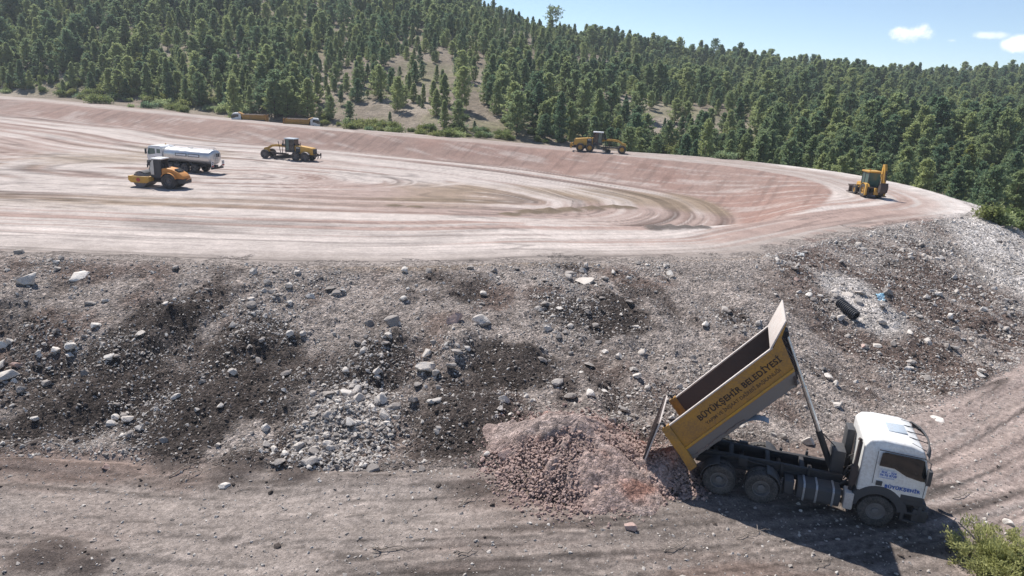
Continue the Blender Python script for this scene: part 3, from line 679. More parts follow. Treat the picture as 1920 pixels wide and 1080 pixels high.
# ------------------------------------------------------------------ pink heap tipped by the truck
def heap(name, cx, cy, lx, ly, hh, ang, label):
    n, m = 110, 44; V_, F_ = [], []
    ca, sa = math.cos(ang), math.sin(ang)
    for j in range(m + 1):
        q = j / m
        for i in range(n):
            a = 2 * math.pi * i / n
            wob = 1 + .16 * math.sin(2 * a + cx) + .12 * math.sin(3 * a + cy) + .10 * math.sin(5 * a + cy) + .08 * math.sin(9 * a) + .05 * math.sin(17 * a + 1)
            u, w = q * lx * wob * math.cos(a), q * ly * wob * math.sin(a)
            V_.append((cx + u * ca - w * sa, cy + u * sa + w * ca, q))
    V_ = np.array(V_); g = ground(V_[:, 0], V_[:, 1]); q = V_[:, 2]
    lump = fbm(V_[:, 0] / .9, V_[:, 1] / .9, 201, 3) * .30 + fbm(V_[:, 0] / .25, V_[:, 1] / .25, 203, 2) * .09
    z = g + hh * np.clip(1 - q ** 1.25, 0, 1) + lump * np.clip((1 - q) * 4, 0, 1) - .06 * (q > .97)
    for j in range(m):
        for i in range(n): F_.append((j * n + i, j * n + (i + 1) % n, (j + 1) * n + (i + 1) % n, (j + 1) * n + i))
    me = mesh_from(name, np.column_stack([V_[:, 0], V_[:, 1], z]), np.array(F_))
    P_ = np.array((.40, .30, .268)); c = np.ones((len(z), 1)) * P_
    c = mixc(c, np.array((.40, .335, .305)), .5 * sstep(-.1, .5, fbm(V_[:, 0] / 1.5, V_[:, 1] / 1.5, 207, 3)))
    c = mixc(c, np.array((.33, .17, .13)), .85 * sstep(.05, .5, fbm(V_[:, 0] / 1.1, V_[:, 1] / 1.1, 209, 3)))
    set_soil(me, c)
    o = bpy.data.objects.new(name, me); col.objects.link(o); me.materials.append(M_HEAP)
    me.polygons.foreach_set("use_smooth", np.ones(len(me.polygons), bool))
    tag(o, label, "heap")
    top = lambda x, y: None
    return o, (cx, cy, lx, ly, hh, ca, sa)
def heap_z(h, x, y):
    cx, cy, lx, ly, hh, ca, sa = h
    u = ((x - cx) * ca + (y - cy) * sa) / lx; w = (-(x - cx) * sa + (y - cy) * ca) / ly
    q = math.hypot(u, w)
    return hh * max(0, 1 - q ** 1.25), q
build_boulders()
HEAPS = []
for (px, py, lx, ly, hh, ang, lab) in ((1082, 862, 3.0, 2.9, 1.55, -.35, "large heap of pink rubble on the road behind the tipping truck"),
                                       (1240, 893, 1.35, 1.2, .85, -.5, "small fresh heap of pink stones under the open tailgate")):
    x, y, z = at(px, py); o, h = heap("rubble_heap", x, y, lx, ly, hh, ang, lab); HEAPS.append((o, h))

# loose pink stones lying on and around the heaps: the larger ones singly, the small ones as one mass
def heap_stones(h, n, near_front):
    cx, cy, lx, ly, hh, ca, sa = h; out = []
    while len(out) < n:
        a = random.uniform(0, 2 * math.pi); q = random.random() ** .5 * (1.06 + .35 * random.random() ** 3)
        if math.sin(a) > .2 and random.random() < .3: continue            # most lie on the side facing the road
        if q < .4 and random.random() < .35: continue
        u, w = q * lx * math.cos(a), q * ly * math.sin(a)
        x, y = cx + u * ca - w * sa, cy + u * sa + w * ca
        out.append((x, y, gz(x, y) + heap_z(h, x, y)[0] * .95, q))
    return out
def flank(x, y, h):
    u, w = x - h[0], y - h[1]
    return ('top' if math.hypot(u, w) < .8 else (('right' if u > 0 else 'left') if abs(u) > abs(w) else ('back' if w > 0 else 'front')) + ' side')
STONE_SRC = {'L': [], 'G': [], 'R': [], 'C': []}
def individual(me, k, x, y, s, z, lab, grp):
    o = put_rock(me, "stone", x, y, s, sink=.25, z=z, squash=random.uniform(.75, 1.1)); tag(o, lab, "stone", grp)
    if len(STONE_SRC[k]) < 5: STONE_SRC[k].append(o)
    return o
for (x, y, z, q) in heap_stones(HEAPS[0][1], 78, True):
    individual(random.choice(ROCKS_R), 'R', x, y, random.choice((.09, .10, .11, .13, .16)) * (1.0 if q > .5 else .75), z, "fist sized pink stone on the %s of the large pink heap" % flank(x, y, HEAPS[0][1]), "pink stones of the large heap")
for (x, y, z, q) in heap_stones(HEAPS[1][1], 26, True):
    individual(random.choice(ROCKS_R), 'R', x, y, random.choice((.08, .09, .10, .12)), z, "fist sized pink stone on the %s of the small heap under the tailgate" % flank(x, y, HEAPS[1][1]), "pink stones of the small heap")
pts, rot, scl, var = [], [], [], []
def add_pt(x, y, z, s, v):
    pts.append((x, y, z + s * .25)); rot.append((random.uniform(-.6, .6), random.uniform(-.6, .6), random.uniform(0, 6.28)))
    scl.append((s * random.uniform(.75, 1.25), s * random.uniform(.75, 1.25), s * random.uniform(.7, 1.2))); var.append(v)
for hi, nn in ((0, 6500), (1, 1500)):
    for (x, y, z, q) in heap_stones(HEAPS[hi][1], nn, True):
        add_pt(x, y, z, random.choice((.03, .04, .05, .05, .06, .07, .09)), random.randrange(5))
o = scatter("pink_rubble", pts, rot, scl, var, [[s] for s in STONE_SRC['R'][:5]]); o["label"] = "small pink stones covering the rubble heaps"; o["category"] = "rubble"

# stones on the bank: the larger ones one by one
def bank_samples(n, x0=-32, x1=52, y0=15, y1=72):
    xx = rng.uniform(x0, x1, n); yy = rng.uniform(y0, y1, n)
    # keep what the picture can see, with some margin
    return xx, yy
sp_x, sp_y, _ = at(650, 800)
def stone_density(x, y, k):
    emb = np.where((~k['inO']) & k['upF'], 1.0, 0) * (1 - k['far'])
    rd = np.where((~k['inO']) & (~k['upF']), 1.0, 0) * (1 - k['far'])
    cl = sstep(-.05, .45, fbm(x / 3.0, y / 3.0, 301, 3) + .35 * fbm(k['arcF'] / 2.4, k['dF'] / 10, 303, 2))
    spill = np.exp(-((x - sp_x) / 1.7) ** 2 - ((y - sp_y) / 2.6) ** 2)
    right = sstep(18, 26, x)
    return emb * (.12 + .88 * cl) + rd * .008 + emb * 3.5 * spill + emb * right * .25, spill
xx, yy = bank_samples(175000)
zz_, zone_, kk_, _q = grid_ground(xx, yy)
dens, spill = stone_density(xx, yy, kk_)
keep = rng.random(len(xx)) < np.minimum(dens * .5, 1)
xx, yy, zz_, spill = xx[keep], yy[keep], zz_[keep], spill[keep]
d_cam = yy * math.cos(CAM_PITCH) + (CAM_H - zz_) * math.sin(CAM_PITCH)
size = .054 * (1 - rng.random(len(xx))) ** -.38
size = np.minimum(size, .30) * np.where(spill > .3, 1.15, 1.0)
shows = size / d_cam; in_view = np.abs(xx) < d_cam * .70
order = np.argsort(-(shows * in_view))[:205]
for i in order:
    k = 'L' if random.random() < .55 else 'G'; right = xx[i] > .4
    if spill[i] > .3: lab, grp = ("pale cobble" if k == 'L' else "grey cobble") + " in the spill of cobbles left of the pink heap", "cobbles of the grey spill"
    else:
        dd = Vector((xx[i], yy[i], zz_[i] - CAM_H)); ppx = 960 + FOCAL_PX * dd.dot(cR) / dd.dot(cF); ppy = 540 - FOCAL_PX * dd.dot(cU) / dd.dot(cF)
        hz = "at far left" if ppx < 400 else ("around the cobble spill" if ppx < 760 else ("above the pink heap" if ppx < 1200 else ("above the tipping truck" if ppx < 1560 else "around the black pipe")))
        vt = "near the crest of the bank" if ppy < 570 else ("half way down the bank" if ppy < 700 else ("low on the bank" if ppy < 850 else "on the road at the foot of the bank"))
        lab = "%s %s stone %s %s" % ("large" if size[i] > .2 else "small", "pale" if k == 'L' else "grey", vt, hz); grp = "bank stones " + hz
    individual(random.choice(RM[k]), k, float(xx[i]), float(yy[i]), float(size[i]) * 1.05, float(zz_[i]), lab, grp)
rest = np.ones(len(xx), bool); rest[order] = False
def scatter_stones(name, x, y, z, s, srcs, label, cat):
    n = len(x)
    P_ = np.column_stack([x, y, z + s * .12]); Ro = np.column_stack([rng.uniform(-.6, .6, n), rng.uniform(-.6, .6, n), rng.uniform(0, 6.28, n)])
    S_ = s[:, None] * rng.uniform(.7, 1.3, (n, 3))
    o = scatter(name, P_, Ro, S_, rng.integers(0, len(srcs), n), [[q] for q in srcs]); o["label"] = label; o["category"] = cat; return o
x1, y1, z1, s1 = xx[rest], yy[rest], zz_[rest], size[rest]
scatter_stones("stones", x1, y1, z1, s1, STONE_SRC['L'][:4] + STONE_SRC['G'][:4], "smaller pale and grey stones strewn over the bank", "stones")
# gravel and grit: much smaller, much denser
xx, yy = bank_samples(520000); zz_, zone_, kk_, _q = grid_ground(xx, yy); dens, spill = stone_density(xx, yy, kk_)
keep = rng.random(len(xx)) < np.clip(dens * .6 + .11 * (zone_ == 4) + .15 * (zone_ == 3), 0, 1)
xx, yy, zz_, spill = xx[keep], yy[keep], zz_[keep], spill[keep]
size = .026 * (1 - rng.random(len(xx))) ** -.40; size = np.minimum(size, .09) * np.where(spill > .25, 1.7, 1) * np.where(yy > 45, 1.25, 1)
scatter_stones("gravel", xx, yy, zz_, size, STONE_SRC['L'][:4] + STONE_SRC['G'][:4], "gravel scattered over the bank and the haul road", "gravel")
# dark lumps of topsoil
for i in range(8):
    px, py = [(320, 575), (345, 600), (300, 610), (480, 640), (455, 655), (130, 700), (590, 690), (860, 770)][i]
    x, y, z = at(px, py)
    o = put_rock(CLODS[i % 4], "soil_clod", x, y, .16, z=z); STONE_SRC['C'].append(o)
    tag(o, "dark lump of topsoil in the blackish spoil on the bank", "clod", "dark soil lumps")
xx, yy = bank_samples(90000, -32, 40, 18, 56); zz_, zone_, kk_, _q = grid_ground(xx, yy)
C_ = SOIL[_q]; lum = C_.mean(1)
keep = (rng.random(len(xx)) < .75 * sstep(.17, .07, lum)) & ((zone_ == 3) | (zone_ == 4)) & ((zone_ == 3) | (rng.random(len(xx)) < .25))
xx, yy, zz_ = xx[keep], yy[keep], zz_[keep]
size = np.minimum(.03 * (1 - rng.random(len(xx))) ** -.45, .15)
scatter_stones("soil_clods", xx, yy, zz_, size, STONE_SRC['C'][:4], "crumbly dark topsoil lumps over the spoil", "soil")

# ------------------------------------------------------------------ vegetation
def leaf_material(name, c0, c1, trans=.25):
    m, nt, b = mat_new(name); L = nt.links
    oi = N(nt, "ShaderNodeObjectInfo"); geo = N(nt, "ShaderNodeNewGeometry")
    n1 = N(nt, "ShaderNodeTexNoise", Scale=.9, Detail=3.0); L.new(geo.outputs["Position"], n1.inputs["Vector"])
    ad = N(nt, "ShaderNodeMath", operation='ADD'); L.new(oi.outputs["Random"], ad.inputs[0])
    sc = N(nt, "ShaderNodeMapRange"); sc.inputs[1].default_value = .3; sc.inputs[2].default_value = .7; sc.inputs[3].default_value = -.3; sc.inputs[4].default_value = .3; L.new(n1.outputs["Fac"], sc.inputs[0]); L.new(sc.outputs[0], ad.inputs[1])
    mx = N(nt, "ShaderNodeMix", data_type='RGBA', clamp_factor=True); mx.inputs[6].default_value = (*c0, 1); mx.inputs[7].default_value = (*c1, 1); L.new(ad.outputs[0], mx.inputs[0])
    L.new(mx.outputs[2], b.inputs["Base Color"]); b.inputs["Roughness"].default_value = .6; b.inputs["Specular IOR Level"].default_value = .25
    tr = N(nt, "ShaderNodeBsdfTranslucent"); L.new(mx.outputs[2], tr.inputs["Color"])
    ms = N(nt, "ShaderNodeMixShader"); ms.inputs[0].default_value = trans; L.new(b.outputs[0], ms.inputs[1]); L.new(tr.outputs[0], ms.inputs[2])
    L.new(ms.outputs[0], nt.nodes["Material Output"].inputs["Surface"])
    return m
M_PINE = leaf_material("pine_needles", (.145, .23, .14), (.40, .45, .205), .5)
M_PINE2 = leaf_material("yellowing_needles", (.24, .27, .09), (.30, .31, .11), .5)
M_SHRUB = leaf_material("shrub_leaves", (.13, .18, .065), (.27, .29, .11), .5)
M_JUNIPER = leaf_material("juniper_leaves", (.30, .33, .12), (.42, .42, .18), .5)
M_BARK = worn("bark", (.115, .085, .065), .95, amount=.6, dirt=(.20, .17, .14), bump=.4)
M_DEADWOOD = worn("dead_wood", (.30, .25, .205), .9, amount=.5, dirt=(.13, .10, .085))

def tuft_faces(C_, D_, L_, W_, r_):
    """narrow leaf-spray quads: centres C, directions D, lengths, widths"""
    n = len(C_)
    rv = r_.normal(size=(n, 3)) * .75 + np.array((0, 0, 1.0)); S_ = np.cross(D_, rv); S_ /= np.linalg.norm(S_, axis=1, keepdims=True) + 1e-9
    a = C_ - S_ * W_[:, None] * .35; b = C_ + S_ * W_[:, None] * .35
    c = C_ + D_ * L_[:, None] + S_ * W_[:, None] * .65; d = C_ + D_ * L_[:, None] - S_ * W_[:, None] * .65
    Vv = np.stack([a, b, c, d], 1).reshape(-1, 3); Ff = np.arange(n * 4).reshape(-1, 4)
    return Vv, Ff
def pine_meshes(seed, shape, mat, nb=72, tufts=8, quads=8, leaf=.46):
    """a pine about 1 unit... metres: height 10; returns trunk and crown meshes"""
    r_ = np.random.default_rng(seed); Hh = 10.0
    t0, rmax, top = shape                    # crown start, radius, roundness of the top
    mb = MB(); lean = r_.normal(0, .12, 2)
    mb.tube([(lean[0] * k / 5, lean[1] * k / 5, Hh * .95 * k / 5) for k in range(6)], [.17, .15, .12, .085, .05, .015], 7)
    Cc, Dd = [], []
    for i in range(nb):
        t = t0 + (1 - t0) * ((i + r_.random()) / nb) ** .92
        z = Hh * t; u = (t - t0) / (1 - t0)
        prof = (1 - u) ** top * (.45 + .55 * min(1, u / .22)) if top < 1 else (1 - u) * (.55 + .45 * min(1, u / .15))
        Lb = rmax * prof * r_.uniform(.45, 1.25) + .22
        az = i * 2.39996 + r_.normal(0, .35); up = .10 + .55 * u + r_.normal(0, .12)
        dv = np.array((math.cos(az) * math.cos(up), math.sin(az) * math.cos(up), math.sin(up)))
        base = np.array((lean[0] * t, lean[1] * t, z - Lb * .15))
        if Lb > .8 and i % 2 == 0:
            e = base + dv * Lb * .8; mb.tube([base, base + dv * Lb * .4 + np.array((0, 0, -.05)), e], [.045, .03, .012], 4, False)
        for k in range(tufts):
            s_ = (.25 + .75 * (k + r_.random()) / tufts); p = base + dv * Lb * s_ + r_.normal(0, .13 * (.5 + Lb / 2), 3) * np.array((1, 1, .7))
            nq = quads
            dd = dv[None] * .55 + r_.normal(0, .62, (nq, 3)) + np.array((0, 0, .28)); dd /= np.linalg.norm(dd, axis=1, keepdims=True)
            Cc.append(p[None] + r_.normal(0, .07, (nq, 3))); Dd.append(dd)
    Cc, Dd = np.concatenate(Cc), np.concatenate(Dd); n = len(Cc)
    Vv, Ff = tuft_faces(Cc, Dd, r_.uniform(.6, 1.2, n) * leaf, r_.uniform(.5, 1.1, n) * leaf * .42, r_)
    crown = mesh_from("crown", Vv, Ff); crown.materials.append(mat)
    trunk = mb.mesh("trunk", None, 0, 60); trunk.materials.append(M_BARK)
    return trunk, crown
PINES = [pine_meshes(1, (.07, 3.0, .85), M_PINE), pine_meshes(2, (.06, 3.5, .65), M_PINE), pine_meshes(3, (.12, 3.5, .50), M_PINE), pine_meshes(4, (.24, 3.2, .45), M_PINE),
         pine_meshes(5, (.05, 2.7, .8), M_PINE), pine_meshes(6, (.10, 4.0, .45), M_PINE, 80), pine_meshes(7, (.06, 2.9, .75), M_PINE2)]
OLD_PINES = [pine_meshes(31, (.34, 4.2, .42), M_PINE, 56, 8, 8, .42), pine_meshes(32, (.56, 4.2, .22), M_PINE, 44, 9, 8, .42)]
def shrub_mesh(seed, mat, n=900, leaf=.16, dome=(1.0, 1.0, .8)):
    r_ = np.random.default_rng(seed); k = 26
    cen = r_.normal(0, .42, (k, 3)) * np.array(dome); cen[:, 2] = np.abs(cen[:, 2]) + .25
    C_ = cen[r_.integers(0, k, n)] + r_.normal(0, .17, (n, 3)); C_[:, 2] = np.maximum(C_[:, 2], .03)
    D_ = C_ * np.array((1, 1, .8)) + r_.normal(0, .6, (n, 3)) + np.array((0, 0, .3)); D_ /= np.linalg.norm(D_, axis=1, keepdims=True)
    Vv, Ff = tuft_faces(C_, D_, r_.uniform(.6, 1.3, n) * leaf, r_.uniform(.6, 1.2, n) * leaf * .55, r_)
    me = mesh_from("foliage", Vv, Ff); me.materials.append(mat); 
    mb = MB()
    for i in range(7):
        c = cen[i]; mb.tube([(0, 0, -.05), tuple(c * .5 + r_.normal(0, .05, 3)), tuple(c)], [.035, .022, .008], 4, False)
    st = mb.mesh("stem", None, 0, 60); st.materials.append(M_BARK)
    return st, me
SHRUBS = [shrub_mesh(70 + i, M_SHRUB if i != 2 else M_PINE, 900, .17) for i in range(4)]
def plant(name, parts, x, y, s, label, cat, group, sxy=1.0, z=None, names=("trunk", "crown")):
    o = bpy.data.objects.new(name, None); col.objects.link(o)
    o.location = (x, y, (gz(x, y) if z is None else z) - .08); o.rotation_euler = (0, 0, random.uniform(0, 6.28)); o.scale = (s * sxy, s * sxy, s)
    tag(o, label, cat, group); ch = []
    for nm, me in zip(names, parts):
        c = bpy.data.objects.new(nm, me); col.objects.link(c); c.parent = o; ch.append(c)
    o["_n"] = 1; del o["_n"]
    return o, ch
# clearings on the hill (photograph position, half width and half depth in metres)
CLEAR = [(770, 75, 9, 14), (845, 140, 13, 13), (900, 235, 15, 6), (800, 120, 13, 22), (830, 175, 14, 10), (690, 225, 20, 7), (790, 235, 14, 6), (960, 215, 22, 8), (1060, 215, 14, 7), (210, 60, 6, 12), (310, 5, 4, 22), (250, 125, 12, 7),
         (1645, 150, 16, 9), (1745, 160, 14, 9), (1380, 190, 10, 5), (1290, 215, 8, 6), (1010, 190, 12, 4), (1230, 240, 8, 6), (640, 205, 14, 6)]
CLEAR_W = []
for (px, py, w, d) in CLEAR: x, y, z = at(px, py); CLEAR_W.append((x, y, w, d))
def forest_points():
    n = 44000
    a = rng.uniform(R(-44), R(43), n); rr = np.sqrt(rng.uniform(100 ** 2, 560 ** 2, n)); x, y = rr * np.sin(a), rr * np.cos(a)
    z, zone, k = ground(x, y, True)
    rb = np.interp(np.degrees(a), R_BASE[:, 0], R_BASE[:, 1]); rd = np.interp(np.degrees(a), R_RIDGE[:, 0], R_RIDGE[:, 1])
    ok = (~k['inO']) & (k['dO'] > 9) & (rr < rd + 25) & (k['far'] > .9)
    ok &= ~((np.degrees(a) < 8) & (rr < rb + 4))                       # open strip behind the rim on the left
    dens = .30 + .75 * sstep(-.35, .35, fbm(x / 34, y / 34, 401, 3))
    dens = np.where(np.degrees(a) < -8, np.maximum(dens, .62), dens) * np.where(np.degrees(a) > 14, 1.1, 1)
    for (cx, cy, w, d) in CLEAR_W:
        q = np.hypot((x - cx) / w, (y - cy) / d) + .35 * fbm(x / 7, y / 7, 403, 2)
        dens = dens * (.17 + .83 * sstep(.75, 1.15, q))
    ok &= rng.random(n) < dens
    idx = np.nonzero(ok)[0]
    idx = idx[np.argsort(rr[idx])]
    cell = {}; keep = []
    for i in idx:                                                       # keep trunks apart
        c0, c1 = int(x[i] // 6), int(y[i] // 6); good = True
        md = 2.6 if rr[i] < 190 else 2.35
        for u in (-1, 0, 1):
            for w in (-1, 0, 1):
                for j in cell.get((c0 + u, c1 + w), ()):
                    if (x[i] - x[j]) ** 2 + (y[i] - y[j]) ** 2 < md * md: good = False
        if good: keep.append(i); cell.setdefault((c0, c1), []).append(i)
    keep = np.array(keep); return x[keep], y[keep], z[keep], rr[keep]
fx, fy, fz, fr = forest_points()
fs = np.clip(rng.normal(.68, .24, len(fx)), .22, 1.3) * np.where(fr < 175, .9, 1.0)
fs = fs * (.72 + .45 * sstep(-.4, .4, fbm(fx / 40, fy / 40, 411, 2)))
fs = fs * np.where((np.degrees(np.arctan2(fx, fy)) > 20) & (fr < 190), 1.12, 1.0)
fs = fs * np.where(fr > 190, .80, 1.0)
fv = rng.choice(6, len(fx), p=[.2, .2, .2, .14, .14, .12])
def in_frame(x, y, z):
    d = np.column_stack([x, y, z - CAM_H]); w = d @ np.array(cF)
    return (np.abs(d @ np.array(cR) / w) < .74) & (d @ np.array(cU) / w < .42)
vis = in_frame(fx, fy, fz + 4)
near = np.argsort(np.where(vis, fr / fs, 1e9))[:262]
nearset = np.zeros(len(fx), bool); nearset[near] = True
def tree_label(x, y, r, v, s=.7):
    a = math.degrees(math.atan2(x, y))
    side = "near the left border" if a < -30 else ("above the roller and tanker" if a < -20 else ("behind the two parked yellow tippers" if a < -12 else ("behind the middle of the basin" if a < 3 else ("behind the grader on the rim" if a < 12 else ("between the rim grader and the backhoe" if a < 25 else ("just right of the backhoe" if a < 29.5 else ("above the point of the bank" if a < 33 else "at the right border")))))))
    form = ["slender pointed", "broad cone shaped", "round topped", "bare stemmed round", "narrow spire shaped", "wide spreading"][v]
    return "%s %s pine low on the hill %s" % ("tall" if s > .82 else ("small" if s < .55 else "mid-sized"), form, side)
TREE_SRC = {}
for i in near:
    v = int(fv[i])
    o, ch = plant("pine_tree", PINES[v], float(fx[i]), float(fy[i]), float(fs[i]), tree_label(fx[i], fy[i], fr[i], v, fs[i]), "tree", "pines at the foot of the wooded hill", float(np.clip(rng.normal(1, .12), .8, 1.3)), float(fz[i]))
    TREE_SRC.setdefault(v, ch)
for v in range(6):
    if v not in TREE_SRC: TREE_SRC[v] = plant("pine_tree", PINES[v], 60 + 3 * v, 150, .8, "dark green pine right of the backhoe", "tree", "pines at the foot of the wooded hill")[1]
far_i = np.nonzero(~nearset)[0]
n = len(far_i)
Sx = fs[far_i] * rng.uniform(.85, 1.25, n)
o = scatter("pine_forest", np.column_stack([fx[far_i], fy[far_i], fz[far_i] - .1]), np.column_stack([np.zeros(n), np.zeros(n), rng.uniform(0, 6.28, n)]),
            np.column_stack([Sx, Sx, fs[far_i]]), fv[far_i], [TREE_SRC[v] for v in range(6)])
o["label"] = "dense dark green pine forest covering the hillside"; o["category"] = "forest"
print("trees", len(fx))
# single trees one can pick out
SPECIAL = [(1036, 42, 1, 1.25, "old pine with bare trunk and flat crown alone on the skyline", True), (1338, 108, 0, 1.2, "broad old pine rising above the skyline right of centre", True),
           (1233, 80, 0, .95, "dense rounded dark pine on the skyline between the two old pines", True), (1634, 135, 0, .5, "pine with a pointed top on the skyline above the backhoe", True),
           (1890, 140, 0, .5, "dark rounded pine on the skyline at the right edge", True), (645, 60, 0, 1.1, "big old dark pine high in the forest left of centre", True), (720, 95, 0, 1.0, "tall layered old pine above the pale clearing", True),
           (1800, 372, 6, .85, "yellowish green pine among dark pines right of the backhoe", False), (1770, 340, 6, .6, "smaller yellowish pine beside the yellowish green pine", False),
           (515, 222, 2, 1.1, "tall pine right behind the parked yellow tippers, left one of the pair", False), (555, 226, 1, .95, "tall pine right behind the parked yellow tippers, right one of the pair", False),
           (440, 222, 0, 1.0, "dark pine just left of the parked yellow tippers", False)]
for (px, py, v, s, lab, old) in SPECIAL:
    x, y, z = at(px, py)
    if not old and y < 175 and abs(px - 1800) > 60:                      # stand behind the rim
        d = ray(px, py - 8); t = 1.07; x, y = x * t, y * t; z = gz(x, y)
    plant("pine_tree", (OLD_PINES if old else PINES)[v], x, y, s, lab, "tree", "pines that stand out", 1.0, z)
# shrubs along the rim and in the clearings
def shrub_rows():
    spots = []
    for i in range(80):
        px = random.uniform(0, 470); spots.append((px, 178 + px * .116 - random.uniform(4, 40), random.uniform(.8, 1.9), "left"))
    for i in range(40):
        px = random.uniform(590, 860); spots.append((px, 245 + (px - 600) * .08 - random.uniform(4, 22), random.uniform(.6, 1.5), "tipper"))
    for i in range(30):
        px = random.uniform(860, 1060); spots.append((px, 262 + (px - 860) * .08 - random.uniform(5, 40), random.uniform(.5, 1.3), "mid"))
    for i in range(22):
        px = random.uniform(1190, 1420); spots.append((px, 288 + (px - 1190) * .08 - random.uniform(3, 14), random.uniform(.6, 1.6), "right"))
    for i in range(8):
        px = random.uniform(1850, 1915); spots.append((px, 372 + (px - 1720) * .25 + random.uniform(-6, 12), random.uniform(.6, 1.4), "nose"))
    for i in range(40):
        px, py = random.uniform(0, 330), random.uniform(50, 175); spots.append((px, py, random.uniform(1.2, 2.4), "hill"))
    return spots
SH_LAB = {"left": ("shrub on the strip behind the rim", "shrubs behind the left rim"), "tipper": ("shrub on the dry grass right of the parked yellow tippers", "shrubs on the dry grass"),
          "mid": ("shrub on the bare slope left of the grader on the rim", "shrubs on the bare slope"), "right": ("shrub at the rim right of the rim grader", "shrubs behind the right rim"),
          "nose": ("shrub under the pines below the point of the bank", "shrubs by the point of the bank"), "hill": ("bush among the pines on the hillside", "bushes in the left forest")}
for (px, py, s, g) in shrub_rows():
    x, y, z = at(px, py)
    if math.hypot(x, y) > 450: continue
    zz0, zn, kk0 = ground([x], [y], True)
    if bool(kk0['inO'][0]):                                              # never on the works itself: move beyond the rim
        for t in np.arange(1.0, 1.5, .01):
            z2, zn2, k2 = ground([x * t], [y * t], True)
            if not bool(k2['inO'][0]) and k2['dO'][0] > 5: x, y, z = x * t, y * t, float(z2[0]); break
    v = random.randrange(4)
    lab = "%s %s %s" % ("tall" if s > 1.5 else ("low" if s < 1.05 else "mid-sized"), ("light green", "yellowish", "dark green", "pale green")[v], SH_LAB[g][0])
    if g in ("left", "hill"): lab += " " + ("near the left border" if px < 110 else ("above the roller" if px < 260 else ("above the tanker" if px < 370 else "beside the parked tippers")))
    plant("shrub", SHRUBS[v], x, y, s, lab, "shrub", SH_LAB[g][1], random.uniform(1.0, 1.5) if g != "hill" else .9, z, ("stem", "foliage"))

# juniper bush in the near corner
def near_bush():
    x, y, z = at(1872, 1078)
    r_ = np.random.default_rng(5); mb = MB(); C_, D_ = [], []
    for i in range(85):
        az = r_.uniform(0, 2 * math.pi); el = r_.uniform(.12, 1.45); Lb = r_.uniform(.65, 1.25) * (1.0 if el < .9 else .95)
        dv = np.array((math.cos(az) * math.cos(el) * 1.25, math.sin(az) * math.cos(el) * 1.2, math.sin(el)))
        b0 = r_.normal(0, .12, 3) * np.array((1, 1, 0)); e = b0 + dv * Lb; mid = b0 + dv * Lb * .5 + r_.normal(0, .05, 3)
        mb.tube([b0 - np.array((0, 0, .05)), mid, e], [.022, .014, .004], 4, False)
        for k in range(9):
            s_ = .30 + .75 * (k + r_.random()) / 9; p = b0 + dv * Lb * s_ + r_.normal(0, .075, 3)
            q = 26; dd = dv * .8 + r_.normal(0, .6, (q, 3)) + np.array((0, 0, .35)); dd /= np.linalg.norm(dd, axis=1, keepdims=True)
            C_.append(p + r_.normal(0, .055, (q, 3))); D_.append(dd)
    C_, D_ = np.concatenate(C_), np.concatenate(D_); C_[:, 2] = np.maximum(C_[:, 2], .02); n = len(C_)
    Vv, Ff = tuft_faces(C_, D_, r_.uniform(.04, .10, n), r_.uniform(.014, .028, n), r_)
    fo = mesh_from("foliage", Vv, Ff); fo.materials.append(M_JUNIPER); st = mb.mesh("stem", None, 0, 60); st.materials.append(M_BARK)
    plant("juniper_bush", (st, fo), x, y, 1.16, "yellow green juniper bush in the bottom right corner beside the truck shadow", "bush", None, 1.05, z, ("stem", "foliage"))
near_bush()
# ------------------------------------------------------------------ vehicle materials
M_WHITE = worn("white_cab_paint", (.80, .80, .79), .38, amount=.45, scale=1.5, dirt=(.47,.42,.375), coat=.4)
M_YEL = worn("faded_yellow_paint", (.44, .225, .035), .52, amount=.55, dirt=(.17, .12, .085), scale=1.6)
M_YEL2 = worn("bright_yellow_paint", (.52, .28, .025), .45, amount=.4, scale=1.6)
M_CATY = worn("machine_yellow_paint", (.62, .34, .04), .48, amount=.4, scale=2.6)
M_ORANGE = worn("machine_orange_paint", (.66, .26, .035), .48, amount=.35, scale=2.6)
M_DGREY = worn("dark_grey_plastic", (.045, .047, .053), .6, amount=.35, dirt=(.13, .115, .105))
M_CHASSIS = worn("dusty_black_steel", (.022, .022, .026), .65, amount=.45, dirt=(.085, .075, .07))
M_GREYP = worn("grey_paint", (.19, .185, .19), .55, amount=.5, scale=1.8)
M_RUST = worn("rusty_brown_steel", (.06, .045, .042), .75, amount=.5, dirt=(.11, .08, .07), scale=2.2)
M_LIGHTST = worn("scuffed_light_steel", (.60, .55, .51), .5, amount=.4, dirt=(.33, .22, .17), scale=2.5)
M_TYRE = worn("dusty_rubber", (.030, .029, .029), .85, amount=.75, dirt=(.14, .125, .115), scale=2.5)
M_RIM = worn("dusty_rim", (.16, .155, .155), .6, amount=.6, dirt=(.12, .10, .09))
M_RIMY = worn("yellow_rim", (.50, .28, .04), .55, amount=.5)
M_CHROME = worn("polished_rod", (.55, .55, .56), .22, metal=1.0, amount=.2)
M_TANK = worn("brushed_tank_steel", (.62, .62, .62), .30, metal=.85, amount=.2, scale=1.2)
M_ALU = worn("dull_aluminium", (.45, .46, .48), .4, metal=.5, amount=.4)
M_RED = worn("red_paint", (.42, .05, .03), .5, amount=.3)
M_BLUET = worn("blue_print", (.02, .10, .42), .6, amount=.1)
M_BLACKT = worn("black_print", (.035, .022, .018), .7, amount=.3, dirt=(.12, .08, .05))
M_FADED = worn("faded_print", (.085, .05, .03), .7, amount=.5, dirt=(.20, .12, .06))
M_PLATE = worn("white_sticker", (.70, .72, .76), .5, amount=.15)
M_BLUEPL = worn("pale_blue_fender", (.42, .48, .54), .5, amount=.3)
